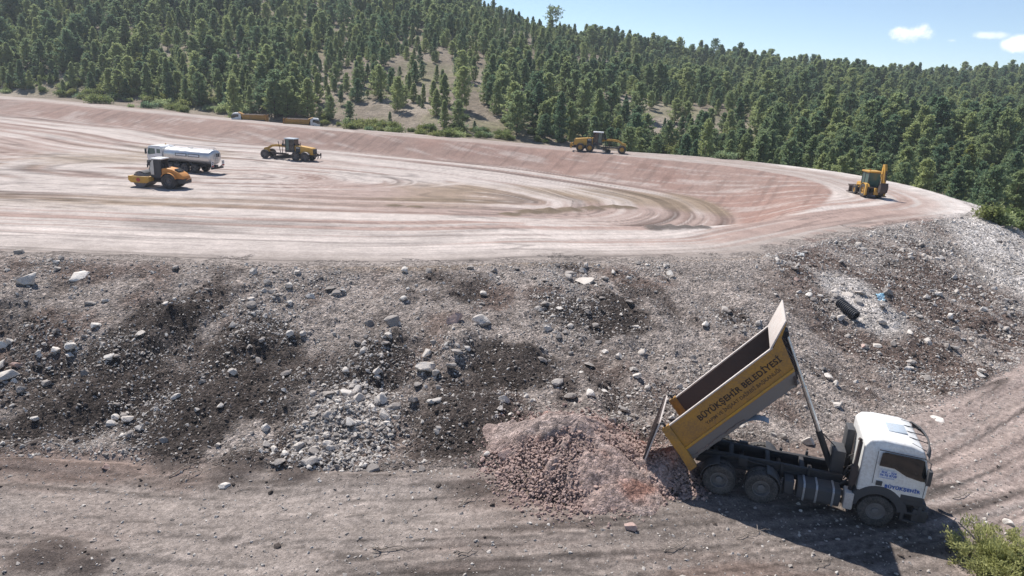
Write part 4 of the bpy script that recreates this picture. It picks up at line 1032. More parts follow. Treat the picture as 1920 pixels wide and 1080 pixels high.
def glass_material(name, c):
    m, nt, b = mat_new(name); b.inputs["Base Color"].default_value = (*c, 1); b.inputs["Roughness"].default_value = .06; b.inputs["Specular IOR Level"].default_value = .8; return m
M_GLASS = glass_material("tinted_glass", (.016, .019, .021)); M_GLASSG = glass_material("greenish_glass", (.06, .12, .11)); M_LAMP = glass_material("lamp_glass", (.55, .55, .52))

def wheel(parent, x, y, z, Rr, w, side, rim=M_RIM, rim_r=.55, dish=.5, lugs=True, n=30):
    """tyre with shoulders and tread blocks, a dished rim inside; side -1 faces -Y"""
    h = w / 2; rr = Rr * rim_r
    mb = MB(); mb.lathe([(rr, -h * .80), (rr * 1.18, -h * .96), (Rr * .88, -h), (Rr * .965, -h * .88), (Rr, -h * .62), (Rr, h * .62), (Rr * .965, h * .88), (Rr * .88, h), (rr * 1.18, h * .96), (rr, h * .80)], (x, y, z), 'y', n)
    if lugs:
        for k in range(n):
            a = 2 * math.pi * k / n; c, s_ = math.cos(a), math.sin(a); t = Rr * .06
            for q in (-1, 1):
                p = [(Rr * .985, -t * .5), (Rr * 1.018, -t * .5), (Rr * 1.018, t * .5), (Rr * .985, t * .5)]
                y0, y1 = sorted((y + q * h * .15, y + q * h * .85))
                P = [(x + r_ * c - u * s_, z + r_ * s_ + u * c) for r_, u in p]
                mb.prism(P, y0, y1)
    t = mb.build("wheel", M_TYRE, parent, smooth=35)
    s = side; rb = MB()
    rb.lathe([(rr * 1.02, s * h * .80), (rr * .93, s * h * .84), (rr * .86, s * h * (.8 - dish)), (rr * .42, s * h * (.78 - dish)), (rr * .40, s * h * (1.0 - dish * .6)), (rr * .30, s * h * (1.06 - dish * .6)), (0.001, s * h * (1.06 - dish * .6))], (x, y, z), 'y', 24)
    for k in range(8):
        a = 2 * math.pi * k / 8; px, pz = x + rr * .62 * math.cos(a), z + rr * .62 * math.sin(a)
        rb.cyl((px, y + s * h * (.78 - dish), pz), (px, y + s * h * (.86 - dish), pz), rr * .06, n=6)
    rb.build("rim", rim, t, smooth=35)
    return t

# ------------------------------------------------------------------ tipper truck
def tipper(label, loc, rz, tip, detail, group=None, tilt=None, name="tipper_truck"):
    T = thing(name, label, "truck", loc, rz, group, tilt)
    FX = 4.82; RW = .535
    # wheels
    for ax in (0.0, 1.36):
        for s in (-1, 1):
            wheel(T, ax, s * 1.09, RW, RW, .30, s, M_RIM, .53, .75)
            wheel(T, ax, s * .755, RW, RW, .28, s, M_RIM, .53, .2, False)
    for s in (-1, 1): wheel(T, FX, s * 1.06, RW, RW, .33, s, M_RIM, .53, .1)
    ch = MB()
    for s in (-1, 1): ch.box(-.85, 5.9, s * .47 - .05, s * .47 + .05, .74, 1.02)
    for x in (-.8, -.2, .68, 1.9, 2.9, 3.8): ch.box(x - .06, x + .06, -.46, .46, .80, .98)
    c = ch.build("chassis", M_CHASSIS, T, bevel=.01)
    sf = MB()
    for s in (-1, 1): sf.box(-.95, 3.85, s * .44 - .07, s * .44 + .07, 1.024, 1.20)
    for x in (-.85, .3, 1.5, 2.6, 3.6): sf.box(x - .07, x + .07, -.40, .40, 1.04, 1.19)
    for s in (-1, 1):
        sf.box(1.9, 2.0, s * .52, s * .60, .7, 1.28); sf.box(2.75, 2.83, s * .5, s * .62, .8, 1.34); sf.box(.55, .85, s * .52, s * .70, .95, 1.24)
        sf.tube([(-.7, s * .55, 1.0), (.4, s * .6, 1.20), (1.7, s * .58, 1.04)], .035, 6)
    sf.build("subframe", M_CHASSIS, T, bevel=.008)
    for ax in (0.0, 1.36): MB().cyl((ax, -1.0, RW), (ax, 1.0, RW), .11, n=12).build("axle", M_CHASSIS, T)
    MB().cyl((FX, -1.0, RW), (FX, 1.0, RW), .08, n=12).build("axle", M_CHASSIS, T)
    sp = MB()
    for s in (-1, 1):
        sp.tube([(-.45, s * .55, .62), (.2, s * .55, .78), (.68, s * .55, .86), (1.16, s * .55, .78), (1.8, s * .55, .62)], [.05, .07, .10, .07, .05], 6)
        sp.tube([(4.1, s * .5, .70), (4.82, s * .5, .62), (5.5, s * .5, .72)], .05, 6)
    sp.build("leaf_spring", M_CHASSIS, T)
    # rear mudguards
    for s in (-1, 1):
        mg = MB(); a0, a1 = R(95), R(185)
        mg.lathe([(.62, s * .62), (.62, s * 1.22), (.60, s * 1.22), (.60, s * .62)], (0, 0, RW), 'y', 10, a0, a1); mg.build("mudguard", M_DGREY, T)
        mg = MB(); mg.lathe([(.62, s * .62), (.62, s * 1.22), (.60, s * 1.22), (.60, s * .62)], (1.36, 0, RW), 'y', 10, R(-5), R(80)); mg.build("mudguard", M_DGREY, T)
    # fuel tank with straps (near side), air tanks far side
    ft = MB(); ft.prism([(-1.18, .42), (-.62, .42), (-.52, .52), (-.52, .92), (-.60, 1.0), (-1.12, 1.0), (-1.22, .90), (-1.24, .54)], 2.45, 3.75, 'x')
    t = ft.build("fuel_tank", M_DGREY, T, bevel=.03)
    for x in (2.62, 3.0, 3.5):
        MB().prism([(-1.20, .405), (-.60, .405), (-.60, .43), (-1.19, .43), (-1.22, .56), (-1.20, .90), (-1.11, .99), (-.60, .99), (-.60, 1.015), (-1.13, 1.015), (-1.235, .91), (-1.255, .53)], x, x + .06, 'x').build("strap", M_ALU, t)
    MB().cyl((2.6, .95, .7), (3.7, .95, .7), .26, n=18).build("air_tank", M_CHASSIS, T)
    MB().box(2.05, 2.35, -1.1, -.6, .48, .95).build("battery_box", M_DGREY, T, bevel=.02)
    MB().box(3.86, 4.14, -1.24, -.75, .42, 1.02).build("urea_tank", M_LIGHTST if detail else M_GREYP, T, bevel=.05)
    # cab: shell
    X0, X1 = 4.17, 6.12
    prof = [(X0, 1.12), (X1 - .10, 1.12), (X1 - .01, 1.30), (X1, 1.75), (X1 - .02, 1.95), (X1 - .23, 2.69), (X1 - .30, 2.84), (X1 - .65, 2.94), (X0 + .5, 2.98), (X0 + .14, 2.92), (X0, 2.72)]
    cb = MB(); cb.prism(prof, -1.20, 1.20)
    cb.v = [(x, y * (1 - .42 * max(0, z - 2.69)), z) for x, y, z in cb.v]; cab = cb.build("cab", M_WHITE, T, bevel=.075, seg=3)
    for s in (-1, 1):
        y0, y1 = (-1.2065, -1.197) if s < 0 else (1.197, 1.2065)
        win = [(4.66, 2.14), (5.10, 2.12), (5.46, 1.93), (5.88, 1.85), (6.00, 1.86), (5.98, 2.10), (5.87, 2.54), (5.76, 2.58), (4.76, 2.62), (4.68, 2.57)]
        w = MB().prism(win, y0 + s * .001, y1 + s * .002).build("window", M_GLASS, cab)
        MB().prism([(4.58, 2.655), (5.84, 2.61), (5.84, 2.635), (4.58, 2.685)], y0, y1 + s * .006).build("drip_rail", M_DGREY, cab)
        dl = MB()
        for (a, b) in (((4.56, 1.50), (4.56, 2.64)), ((6.02, 1.32), (6.03, 1.90))):
            dx, dz = b[0] - a[0], b[1] - a[1]; L_ = math.hypot(dx, dz); nx_, nz_ = -dz / L_ * .007, dx / L_ * .007
            dl.prism([(a[0] - nx_, a[1] - nz_), (b[0] - nx_, b[1] - nz_), (b[0] + nx_, b[1] + nz_), (a[0] + nx_, a[1] + nz_)], y0 + (0 if s < 0 else 0), y1)
        dl.build("door_seam", M_DGREY, cab)
        MB().box(4.66, 4.84, y0 - (.02 if s < 0 else 0), y1 + (.02 if s > 0 else 0), 1.46, 1.62).build("door_handle", M_DGREY, cab, bevel=.015)
        # wheel-arch fender and steps
        fe = MB(); fe.lathe([(.62, s * .80), (.62, s * 1.225), (.80, s * 1.225), (.90, s * 1.19), (.90, s * .80)], (FX, 0, RW), 'y', 16, R(12), R(168))
        fe.build("fender", M_DGREY, T)
        st = MB(); st.box(5.42, 6.06, s * 1.215 - .12, s * 1.215, 1.12, 1.30) if s > 0 else st.box(5.42, 6.06, -1.215, -1.095, 1.12, 1.30)
        a, b = (.90, 1.20) if s > 0 else (-1.20, -.90)
        st.box(5.52, 6.10, a, b, .98, 1.12); st.box(5.52, 5.62, a, b, .40, .98); st.box(5.98, 6.10, a, b, .42, .98); st.box(5.62, 5.98, a, b, .66, .72); st.box(5.62, 5.98, a, b, .38, .44)
        st.box(5.62, 5.98, s * .88 - .01, s * .88 + .01, .44, .98)
        st.build("step", M_DGREY, T, bevel=.012)
        # mirror on an arm
        mr = MB(); mr.tube([(5.86, s * 1.17, 2.62), (6.0, s * 1.36, 2.58), (6.0, s * 1.40, 2.36)], .018, 6); mr.tube([(5.98, s * 1.19, 1.92), (6.02, s * 1.36, 1.94), (6.0, s * 1.40, 2.06)], .018, 6)
        mr.box(5.95, 6.06, s * 1.42 - .11, s * 1.42 + .11, 1.90, 2.38); mr.build("mirror", M_DGREY, T, bevel=.02)
    MB().prism([(X1 - .022 + .006, 1.98), (X1 - .205 + .006, 2.62), (X1 - .24, 2.62), (X1 - .06, 1.98)], -1.08, 1.08).build("windscreen", M_GLASS, cab)
    gr = MB()
    for z in (1.36, 1.48, 1.60, 1.72): gr.box(X1 - .03, X1 + .012, -.85, .85, z, z + .07)
    gr.build("grille", M_DGREY, cab)
    bp = MB(); bp.box(5.85, 6.28, -1.19, 1.19, .42, .86); bp.box(5.85, 6.20, -1.17, 1.17, .86, 1.10); bp.build("bumper", M_DGREY, T, bevel=.05)
    for s in (-1, 1): MB().box(6.245, 6.295, s * .92 - .17, s * .92 + .17, .62, .78).build("headlight", M_LAMP, T, bevel=.02)
    MB().box(X0 + .75, X0 + 1.30, -.33, .33, 2.945, 2.985).build("roof_hatch", M_BLUEPL, cab, bevel=.015)
    if detail:
        vi = MB()
        pv = [(X1 - .02 - .22 * abs(t) ** 2.2, t * 1.20, 2.86 - .08 * abs(t) ** 2) for t in np.linspace(-1, 1, 13)]
        vi.tube(pv, .03, 6)
        for i in range(12):
            p, q = pv[i], pv[i + 1]
            vi.add([p, q, (q[0] + .09, q[1], q[2] - .17), (p[0] + .09, p[1], p[2] - .17)], [(0, 1, 2, 3)])
        for t in (-.9, -.45, 0, .45, .9): vi.tube([(X1 - .62, t * .98, 2.93), (X1 - .05 - .22 * abs(t) ** 2.2, t * 1.15, 2.87 - .07 * t * t)], .016, 5)
        vi.build("sun_visor", M_DGREY, cab)
        # door markings
        MY = lambda x, z: Matrix.Translation((x, -1.2095, z)) @ Matrix.Rotation(R(90), 4, 'X')
        lettering("lettering", "BÜYÜKŞEHİR", .150, M_BLUET, cab, MY(4.92, 1.43), .005, width=1.12)
        stk = MB().box(4.70, 5.16, -1.2075, -1.200, 1.72, 2.02).build("sticker", M_PLATE, cab)
        lettering("lettering", "ELK - 324", .105, M_BLUET, cab, MY(4.755, 1.915), .003)
        lettering("lettering", "06 FE 8728", .105, M_BLUET, cab, MY(4.725, 1.815), .003)
        lettering("lettering", "ANKARA BÜYÜKŞEHİR", .04, M_BLUET, cab, MY(4.73, 1.75), 0)
    # behind the cab: exhaust stack, intake, spare parts
    ex = MB(); ex.tube([(4.02, -.98, .98), (4.03, -1.0, 1.6), (4.05, -1.02, 2.74)], .07, 10); ex.tube([(4.05, -1.02, 2.72), (4.04, -1.04, 2.82), (3.98, -1.06, 2.86)], .055, 8)
    ex.box(3.94, 4.13, -1.10, -.90, 1.25, 1.9)
    ex.build("exhaust_stack", M_RUST, T, bevel=.01)
    hs = MB()
    for i, (y, z) in enumerate(((-.6, 1.5), (-.45, 1.6), (-.3, 1.45), (.2, 1.6))): hs.tube([(3.85, y, 1.15), (3.95, y - .08, z), (4.25, y, z + .18)], .022, 6)
    hs.tube([(4.0, -1.12, 1.08), (4.05, -.7, 1.42), (4.22, -.5, 1.45)], .03, 6); hs.tube([(3.7, -.9, 1.06), (3.95, -.85, 1.34), (4.2, -.8, 1.30)], .028, 6)
    hs.build("hose", M_CHASSIS, T)
    MB().box(3.88, 4.12, .35, .95, 1.1, 2.5).build("air_intake", M_DGREY, T, bevel=.03)
    ho = MB(); ho.box(3.45, 3.85, -.30, .42, 1.05, 1.95); ho.build("oil_tank", M_DGREY, T, bevel=.03)
    # tipping body; u along the floor from the rear, w up from the floor
    B = Matrix.Translation((-1.09, 0, .86)) @ Matrix.Rotation(-tip, 4, 'Y')
    if not tip: B = Matrix.Translation((-1.05, 0, 1.24))
    YB = 1.25
    fl = MB(); fl.prism([(-.05, -.02), (4.60, -.02), (4.60, .06), (-.05, .06)], -1.0, 1.0)
    for u in np.linspace(.3, 4.4, 9): fl.box(u - .05, u + .05, -.80, .80, -.12, -.021)
    for s in (-1, 1): fl.box(-.05, 4.55, s * .40 - .06, s * .40 + .06, -.22, -.10)
    bed = fl.build("dump_bed", M_GREYP if True else M_YEL, T, M=B, bevel=.006)
    for s in (-1, 1):
        a, b = (YB - .06, YB) if s > 0 else (-YB, -YB + .06)
        side = [(.38, .44), (4.86, .44), (4.90, .52), (5.27, 1.52), (5.72, 1.80), (5.70, 1.85), (4.86, 1.42), (.50, 1.42)]
        sd = MB().prism(side, a, b).build("side_panel", M_YEL, bed, M=B, bevel=.006)
        # sloped lower panel
        lp = MB(); yo, yi = s * (YB - .012), s * (YB - .25)
        lp.add([(.30, yo, .438), (4.86, yo, .438), (4.60, yi, .0), (.22, yi, .0), (.30, yo - s * .05, .438), (4.86, yo - s * .05, .438), (4.60, yi - s * .06, .02), (.22, yi - s * .06, .02)],
               [(0, 1, 2, 3), (7, 6, 5, 4), (0, 4, 5, 1), (1, 5, 6, 2), (2, 6, 7, 3), (3, 7, 4, 0)])
        lp.build("lower_panel", M_GREYP, bed, M=B)
        st = MB(); o1, o2 = sorted((s * YB, s * (YB + .035))); st.prism([(.40, .47), (4.88, .47), (4.91, .545), (.40, .545)], o1, o2); st.build("stripe", M_YEL2, bed, M=B, bevel=.008)
        po = MB(); o1, o2 = sorted((s * (YB - .10), s * (YB + .05))); po.prism([(-.06, -.20), (.26, -.20), (.40, .44), (.54, 1.50), (.24, 1.50), (.08, .44)], o1, o2); po.build("rear_post", M_YEL, bed, M=B, bevel=.012)
        rl = MB(); o1, o2 = sorted((s * (YB - .085), s * (YB + .02))); rl.box(.54, 4.86, o1, o2, 1.421, 1.47); rl.build("top_rail", M_LIGHTST, bed, M=B, bevel=.01)
        if detail:
            li = MB(); o1, o2 = sorted((s * (YB - .075), s * (YB - .062))); li.prism([(.42, .40), (4.80, .40), (4.84, 1.41), (.52, 1.41)], o1, o2); li.build("side_lining", M_RUST, bed, M=B)
            ck = MB(); o1, o2 = sorted((s * (YB - .075), s * (YB - .062))); ck.prism([(4.88, 1.40), (4.93, .62), (5.25, 1.52), (5.66, 1.79)], o1, o2); ck.build("cheek_lining", M_RUST, bed, M=B)
    hb = MB(); hb.prism([(4.52, .0), (4.60, .0), (4.88, .50), (4.92, 1.42), (4.84, 1.42), (4.80, .50)], -YB + .08, YB - .08)
    for y in (-.8, -.4, .4, .8): hb.prism([(4.60, .04), (4.70, .06), (4.98, .6), (5.02, 1.3), (4.92, 1.40)], y - .04, y + .04)
    hb.build("headboard", M_RUST, bed, M=B)
    cp = MB(); cp.prism([(4.80, 1.425), (5.74, 1.835), (5.73, 1.875), (4.78, 1.475)], -YB - .01, YB + .01); cp.build("canopy", M_LIGHTST if detail else M_YEL, bed, M=B, bevel=.006)
    if detail:
        BL = lambda u, w: B @ Matrix.Translation((u, -YB - .004, w)) @ Matrix.Rotation(R(90), 4, 'X')
        lettering("lettering", "BÜYÜKŞEHİR BELEDİYESİ", .275, M_BLACKT, bed, BL(1.45, .95), .008, width=1.06)
        lettering("lettering", "YAPIM VE İNŞAAT DAİRESİ BAŞKANLIĞI", .165, M_FADED, bed, BL(1.55, .71), .003, width=1.0)
    # tailgate hung from the top of the rear posts
    if tip:
        G = Matrix.Translation((-2.13, 0, 2.22)) @ Matrix.Rotation(R(13.5), 4, 'Y')
    else:
        p0 = B @ Vector((.0, 0, 1.50)); G = Matrix.Translation((p0.x - .06, 0, p0.z))
    tg = MB(); tg.box(-.05, .0, -YB - .03, YB + .03, -1.50, .0)
    gate = tg.build("tailgate", M_LIGHTST if detail else M_YEL, T, M=G, bevel=.006)
    rb = MB()
    for y in (-1.2, -.6, 0, .6, 1.2): rb.box(-.12, -.051, y - .045, y + .045, -1.48, -.03)
    for z in (-1.46, -.08): rb.box(-.10, -.052, -YB, YB, z - .04, z + .04)
    rb.build("gate_rib", M_YEL if not detail else M_RUST, gate, M=G)
    for s in (-1, 1):
        q0 = B @ Vector((.40, s * (YB - .02), 1.47)); q1 = G @ Vector((-.02, s * (YB - .02), -.02))
        MB().tube([q0, (q0 + q1) / 2 + Vector((0, 0, .08)), q1], .05, 8).build("hinge_arm", M_CHASSIS, gate)
    if tip:
        # telescopic ram
        a = Vector((3.60, 0, 1.02)); b_ = B @ Vector((5.28, 0, 1.25)); d = b_ - a
        ram = MB().cyl(a, a + d * .30, .105, n=18).build("hoist_ram", M_CHASSIS, T)
        MB().cyl(a + d * .295, a + d * .62, .082, n=18).build("ram_stage", M_CHROME, ram)
        MB().cyl(a + d * .615, a + d * .97, .064, n=18).build("ram_stage", M_CHROME, ram)
        MB().tube([a + d * .02, a + d * .02 + Vector((.25, 0, .6)), a + d * .28 + Vector((.12, .02, 0))], .02, 6).build("hose", M_CHASSIS, ram)
        br = MB(); br.cyl(b_ + Vector((-.02, -.28, 0)), b_ + Vector((-.02, .28, 0)), .11, n=14); br.build("ram_bracket", M_CHASSIS, ram)
        # loose curved fender hanging under the body
        fd = MB(); fd.lathe([(.75, -.95), (.75, -.55), (.735, -.55), (.735, -.95)], (0, 0, 0), 'y', 12, R(20), R(95)); fd.build("hanging_mudguard", M_BLUEPL, bed, M=B @ Matrix.Translation((2.35, -.1, -.75)))
        # what is left of the load
        ld = MB(); r_ = random.Random(4); nu, nv = 22, 12
        vs_ = [(-.05 + 2.6 * i / nu, -1.1 + 2.2 * j / nv, .07 + max(0, .30 * (1 - i / nu) * math.sin(math.pi * (j + .5) / (nv + 1)) + r_.uniform(-.04, .06)) * (1 if i < nu else 0)) for i in range(nu + 1) for j in range(nv + 1)]
        ld.add(vs_, [(i * (nv + 1) + j, i * (nv + 1) + j + 1, (i + 1) * (nv + 1) + j + 1, (i + 1) * (nv + 1) + j) for i in range(nu) for j in range(nv)])
        o = ld.build("remaining_load", M_REDROCK, bed, M=B, smooth=0)
    return T

def frame_on_ground(x, y, rz, L=3.0, W=1.0):
    """tilt that lays a machine on the ground under it"""
    c, s = math.cos(rz), math.sin(rz); f = lambda u, w: Vector((x + u * c - w * s, y + u * s + w * c, gz(x + u * c - w * s, y + u * s + w * c)))
    ex = (f(L, 0) - f(-L, 0)).normalized(); ey = (f(0, W) - f(0, -W)).normalized(); ez = ex.cross(ey).normalized(); ey = ez.cross(ex)
    Rm = Matrix((ex, ey, ez)).transposed().to_4x4()
    return Rm @ Matrix.Rotation(-rz, 4, 'Z')
TX, TY, TRZ = 7.66, 22.52, R(-17.0)
def flat_z(x, y, rz, us, ws):
    c, s = math.cos(rz), math.sin(rz)
    return float(np.mean([gz(x + u * c - w * s, y + u * s + w * c) for u in us for w in ws]))
tipper("white cabbed tipper truck with raised yellow bed dumping pink rubble", (TX, TY, flat_z(TX, TY, TRZ, (0, 1.36, 4.82), (-1.1, 1.1)) + .0), TRZ, R(49), True)
# ------------------------------------------------------------------ the other machines
def az2rz(az): return R(90 - az)
def place(px, py, az, dx, dy):
    """ground point under a pixel, shifted by dx forward and dy left of the machine's heading: returns its origin"""
    x, y, z = at(px, py); rz = az2rz(az); c, s = math.cos(rz), math.sin(rz)
    X, Y = x - (dx * c - dy * s), y - (dx * s + dy * c)
    return X, Y, rz
# two tippers parked tail to tail behind the far rim
for (px, py, az, lab) in ((470, 233, -104, "yellow tipper parked behind the far rim with its white cab at the left end"), (566, 243, 76, "yellow tipper parked behind the far rim with its white cab at the right end")):
    d = ray(px, py); t = 156.0 / d[1] if az < 0 else 151.0 / d[1]
    x, y = d[0] * t, d[1] * t; rz = az2rz(az)
    tipper(lab, (x - 2.4 * math.cos(rz), y - 2.4 * math.sin(rz), 1.22 if az < 0 else 1.12), rz, 0.0, False, "parked yellow tippers")

def roller(px, py, az):
    X, Y, rz = place(px, py, az, 0.0, 1.0)
    T = thing("road_roller", "orange and yellow single drum road roller working beside the water tanker", "roller", (X, Y, flat_z(X, Y, rz, (-1.5, 1.5), (-1, 1))), rz, scale=1.10)
    dr = MB(); dr.lathe([(.001, -1.05), (.60, -1.05), (.62, -1.0), (.76, -1.0), (.76, 1.0), (.62, 1.0), (.60, 1.05), (.001, 1.05)], (1.55, 0, .76), 'y', 40)
    dr.build("drum", M_GREYP, T, smooth=30)
    fr = MB()
    for s in (-1, 1):
        a, b = sorted((s * 1.10, s * 1.26)); fr.prism([(.45, .62), (.75, .48), (2.35, .48), (2.62, .72), (2.62, 1.15), (.45, 1.15)], a, b)
    fr.box(2.50, 2.66, -1.09, 1.09, .62, 1.12); fr.box(.38, .62, -1.09, 1.09, .66, 1.14)
    f = fr.build("drum_frame", M_CATY, T, bevel=.03)
    for s in (-1, 1): MB().cyl((1.55, s * 1.255, .80), (1.55, s * 1.285, .80), .20, n=18).build("hub_cover", M_RED, f)
    MB().box(2.66, 2.72, -.9, .9, .55, .75).build("scraper", M_DGREY, f)
    MB().lathe([(.85, -.95), (.85, .95), (.83, .95), (.83, -.95)], (1.55, 0, .76), 'y', 10, R(52), R(128)).build("drum_guard", M_DGREY, T)
    MB().box(-.35, .45, -.45, .45, .55, 1.05).build("pivot_joint", M_CHASSIS, T, bevel=.03)
    for s in (-1, 1): wheel(T, -1.45, s * .84, .76, .76, .56, s, M_RIM, .50, .55)
    MB().cyl((-1.45, -.7, .76), (-1.45, .7, .76), .16).build("axle", M_CHASSIS, T)
    hd = MB(); hd.prism([(-.62, 1.02), (-.62, 1.98), (-1.0, 2.05), (-1.7, 1.95), (-2.55, 1.55), (-2.85, 1.25), (-2.90, 1.02)], -.72, .72); h = hd.build("engine_hood", M_ORANGE, T, bevel=.09, seg=3)
    for s in (-1, 1):
        lo = MB(); lo.lathe([(.86, s * .58), (.86, s * 1.12), (.82, s * 1.12), (.82, s * .58)], (-1.45, 0, .76), 'y', 12, R(35), R(160)); lo.build("mudguard", M_ORANGE, T)
    gr = MB()
    for x in (-1.95, -2.1, -2.25): gr.box(x - .04, x + .04, -.5, .5, 1.66 + (x + 2.25) * .5, 1.84 + (x + 2.25) * .47)
    gr.build("hood_grille", M_DGREY, h)
    MB().box(-2.98, -.6, -.70, .70, .55, 1.015).build("rear_frame", M_DGREY, T, bevel=.05)
    MB().tube([(-2.98, -.3, .85), (-3.08, -.3, 1.0), (-3.08, .3, 1.0), (-2.98, .3, .85)], .03, 6).build("tow_hook", M_ORANGE, T)
    # cab: posts, dark rear panel, glass front, roof
    cb = MB(); cb.box(-.60, .52, -.72, .72, 1.02, 1.30)
    for x in (-.56, .10): 
        for s in (-1, 1): cb.box(x - .04, x + .04, s * .70 - .04, s * .70 + .04, 1.28, 2.84)
    for s in (-1, 1): cb.tube([(.50, s * .68, 1.28), (.62, s * .68, 1.9), (.50, s * .68, 2.5), (.30, s * .68, 2.84)], .04, 6)
    cab = cb.build("cab", M_DGREY, T, bevel=.012)
    MB().box(-.62, .02, -.735, -.70, 1.02, 2.80).build("side_panel", M_DGREY, cab); MB().box(-.62, .02, .70, .735, 1.02, 2.80).build("side_panel", M_DGREY, cab)
    for s in (-1, 1): MB().prism([(.14, 1.32), (.48, 1.32), (.58, 1.9), (.47, 2.5), (.30, 2.78), (.14, 2.78)], s * .70 - .006, s * .70 + .006).build("window", M_LAMP, cab)
    MB().prism([(.50, 1.32), (.53, 1.32), (.64, 1.9), (.53, 2.5), (.32, 2.82), (.29, 2.82), (.5, 2.5), (.61, 1.9)], -.66, .66).build("windscreen", M_GLASSG, cab)
    MB().box(-.72, .42, -.80, .80, 2.84, 2.98).build("roof", M_WHITE, cab, bevel=.05)
    st = MB(); st.box(-.35, .05, -.25, .25, 1.3, 1.75); st.box(-.40, -.28, -.25, .25, 1.7, 2.3); st.build("seat", M_CHASSIS, cab, bevel=.04)
    MB().tube([(.30, .74, 2.70), (.62, .95, 2.6), (.62, .95, 2.3)], .02, 6).box(.58, .66, .88, 1.02, 2.05, 2.4).build("mirror", M_DGREY, T)
    MB().cyl((-.95, .35, 1.9), (-.95, .35, 2.35), .06, n=10).build("exhaust_stack", M_CHASSIS, h)
roller(292, 353, -86)

def tanker(px, py, az):
    X, Y, rz = place(px, py, az, .7, 1.1)
    T = thing("water_tanker", "white cabbed water tanker with shiny steel tank and two rear signs", "truck", (X, Y, flat_z(X, Y, rz, (0, 1.4, 5.3), (-1, 1))), rz, scale=1.03)
    for ax in (0.0, 1.40):
        for s in (-1, 1): wheel(T, ax, s * 1.02, .53, .53, .52, s, M_RIM, .53, .6)
    for ax in (5.35, 3.6):
        for s in (-1, 1): wheel(T, ax, s * 1.06, .53, .53, .33, s, M_RIM, .53, .1)
    c = MB()
    for s in (-1, 1): c.box(-2.2, 6.3, s * .45 - .05, s * .45 + .05, .75, 1.05)
    for x in (-1.5, .7, 2.2, 3.4, 4.6): c.box(x - .06, x + .06, -.44, .44, .8, 1.0)
    c.build("chassis", M_CHASSIS, T)
    # elliptical tank
    n, L0, L1, zc, ry, rz_ = 36, -2.2, 4.35, 2.02, 1.22, .88
    vs_, fs_ = [], []; st = [(L0 - .16, .55), (L0 - .10, .85), (L0, .985), (L0 + .05, 1.0), (L1 - .05, 1.0), (L1, .985), (L1 + .10, .85), (L1 + .16, .55)]
    for (x, k) in st:
        for i in range(n):
            a = 2 * math.pi * i / n; cx_, sx_ = math.cos(a), math.sin(a); e = .8
            vs_.append((x, ry * k * math.copysign(abs(cx_) ** e, cx_), zc + rz_ * k * math.copysign(abs(sx_) ** e, sx_)))
    for j in range(len(st) - 1):
        for i in range(n): fs_.append((j * n + i, j * n + (i + 1) % n, (j + 1) * n + (i + 1) % n, (j + 1) * n + i))
    fs_ += [tuple(range(n)), tuple(range(len(st) * n - 1, (len(st) - 1) * n - 1, -1))]
    tk = MB().add(vs_, fs_).build("tank", M_TANK, T, smooth=45)
    for x in (-1.5, .6, 2.7):
        MB().box(x - .12, x + .12, -.95, .95, 1.05, 1.30).build("tank_cradle", M_CHASSIS, T)
    for s in (-1, 1):
        for x0, x1 in ((-.9, .75), (.95, 2.6)):
            a, b = sorted((s * 1.205, s * 1.245)); p = MB(); p.box(x0, x1, a, b, 1.98, 2.34); q = p.build("sign_panel", M_DGREY, tk, bevel=.01)
            a, b = sorted((s * 1.246, s * 1.252)); MB().box(x0 + .1, x1 - .1, a, b, 2.06, 2.26).build("sign_face", M_PLATE, q)
    w = MB(); w.box(-1.9, 4.0, -.38, .38, 2.90, 2.94)
    for s in (-1, 1): w.tube([(-1.9, s * .45, 2.92), (-1.9, s * .45, 3.18), (4.0, s * .45, 3.18), (4.0, s * .45, 2.92)], .022, 6)
    w.build("catwalk", M_ALU, tk); MB().cyl((1.2, 0, 2.86), (1.2, 0, 3.02), .28, n=18).build("hatch", M_ALU, tk)
    la = MB()
    for s in (-1, 1): la.tube([(-2.46, s * .2, .9), (-2.46, s * .2, 2.7), (-2.2, s * .2, 3.15)], .022, 6)
    for z in np.arange(1.1, 2.8, .28): la.tube([(-2.46, -.2, z), (-2.46, .2, z)], .016, 6)
    la.build("ladder", M_ALU, tk); MB().box(-2.44, -2.36, -.62, -.1, 2.05, 2.5).build("rear_hatch", M_DGREY, tk)
    MB().prism([(-.15, 1.85), (.55, 1.85), (.2, 2.4)], -2.40, -2.37, 'x').build("warning_triangle", M_LAMP, tk)
    for s in (-1, 1):
        g = MB().box(-2.62, -2.58, s * 1.02 - .24, s * 1.02 + .24, .92, 1.62).build("rear_sign", M_WHITE, T)
        MB().cyl((-2.625, s * 1.02, 1.38), (-2.632, s * 1.02, 1.38), .17, n=20).build("sign_disc", M_CHASSIS, g)
        MB().cyl((-2.633, s * 1.02, 1.38), (-2.640, s * 1.02, 1.38), .10, n=20).build("sign_disc", M_WHITE, g)
        MB().box(-2.632, -2.622, s * 1.02 - .22, s * 1.02 + .22, .94, 1.13).build("reflector", M_RED, g)
    MB().box(-2.56, -2.40, -1.15, 1.15, .62, .86).build("rear_bumper", M_CHASSIS, T, bevel=.02)
    MB().tube([(-2.5, -.9, 1.0), (-2.6, -.3, .8), (-2.6, .3, .8), (-2.5, .9, 1.0)], .06, 8).build("spray_bar", M_RUST, T)
    for s in (-1, 1):
        MB().box(2.15, 2.95, s * .86 - .3, s * .86 + .3, .45, .98).build("tool_box", M_DGREY, T, bevel=.03)
        MB().lathe([(.62, s * .72), (.62, s * 1.26), (.60, s * 1.26), (.60, s * .72)], (.7, 0, .55), 'y', 14, R(10), R(170)).build("mudguard", M_DGREY, T)
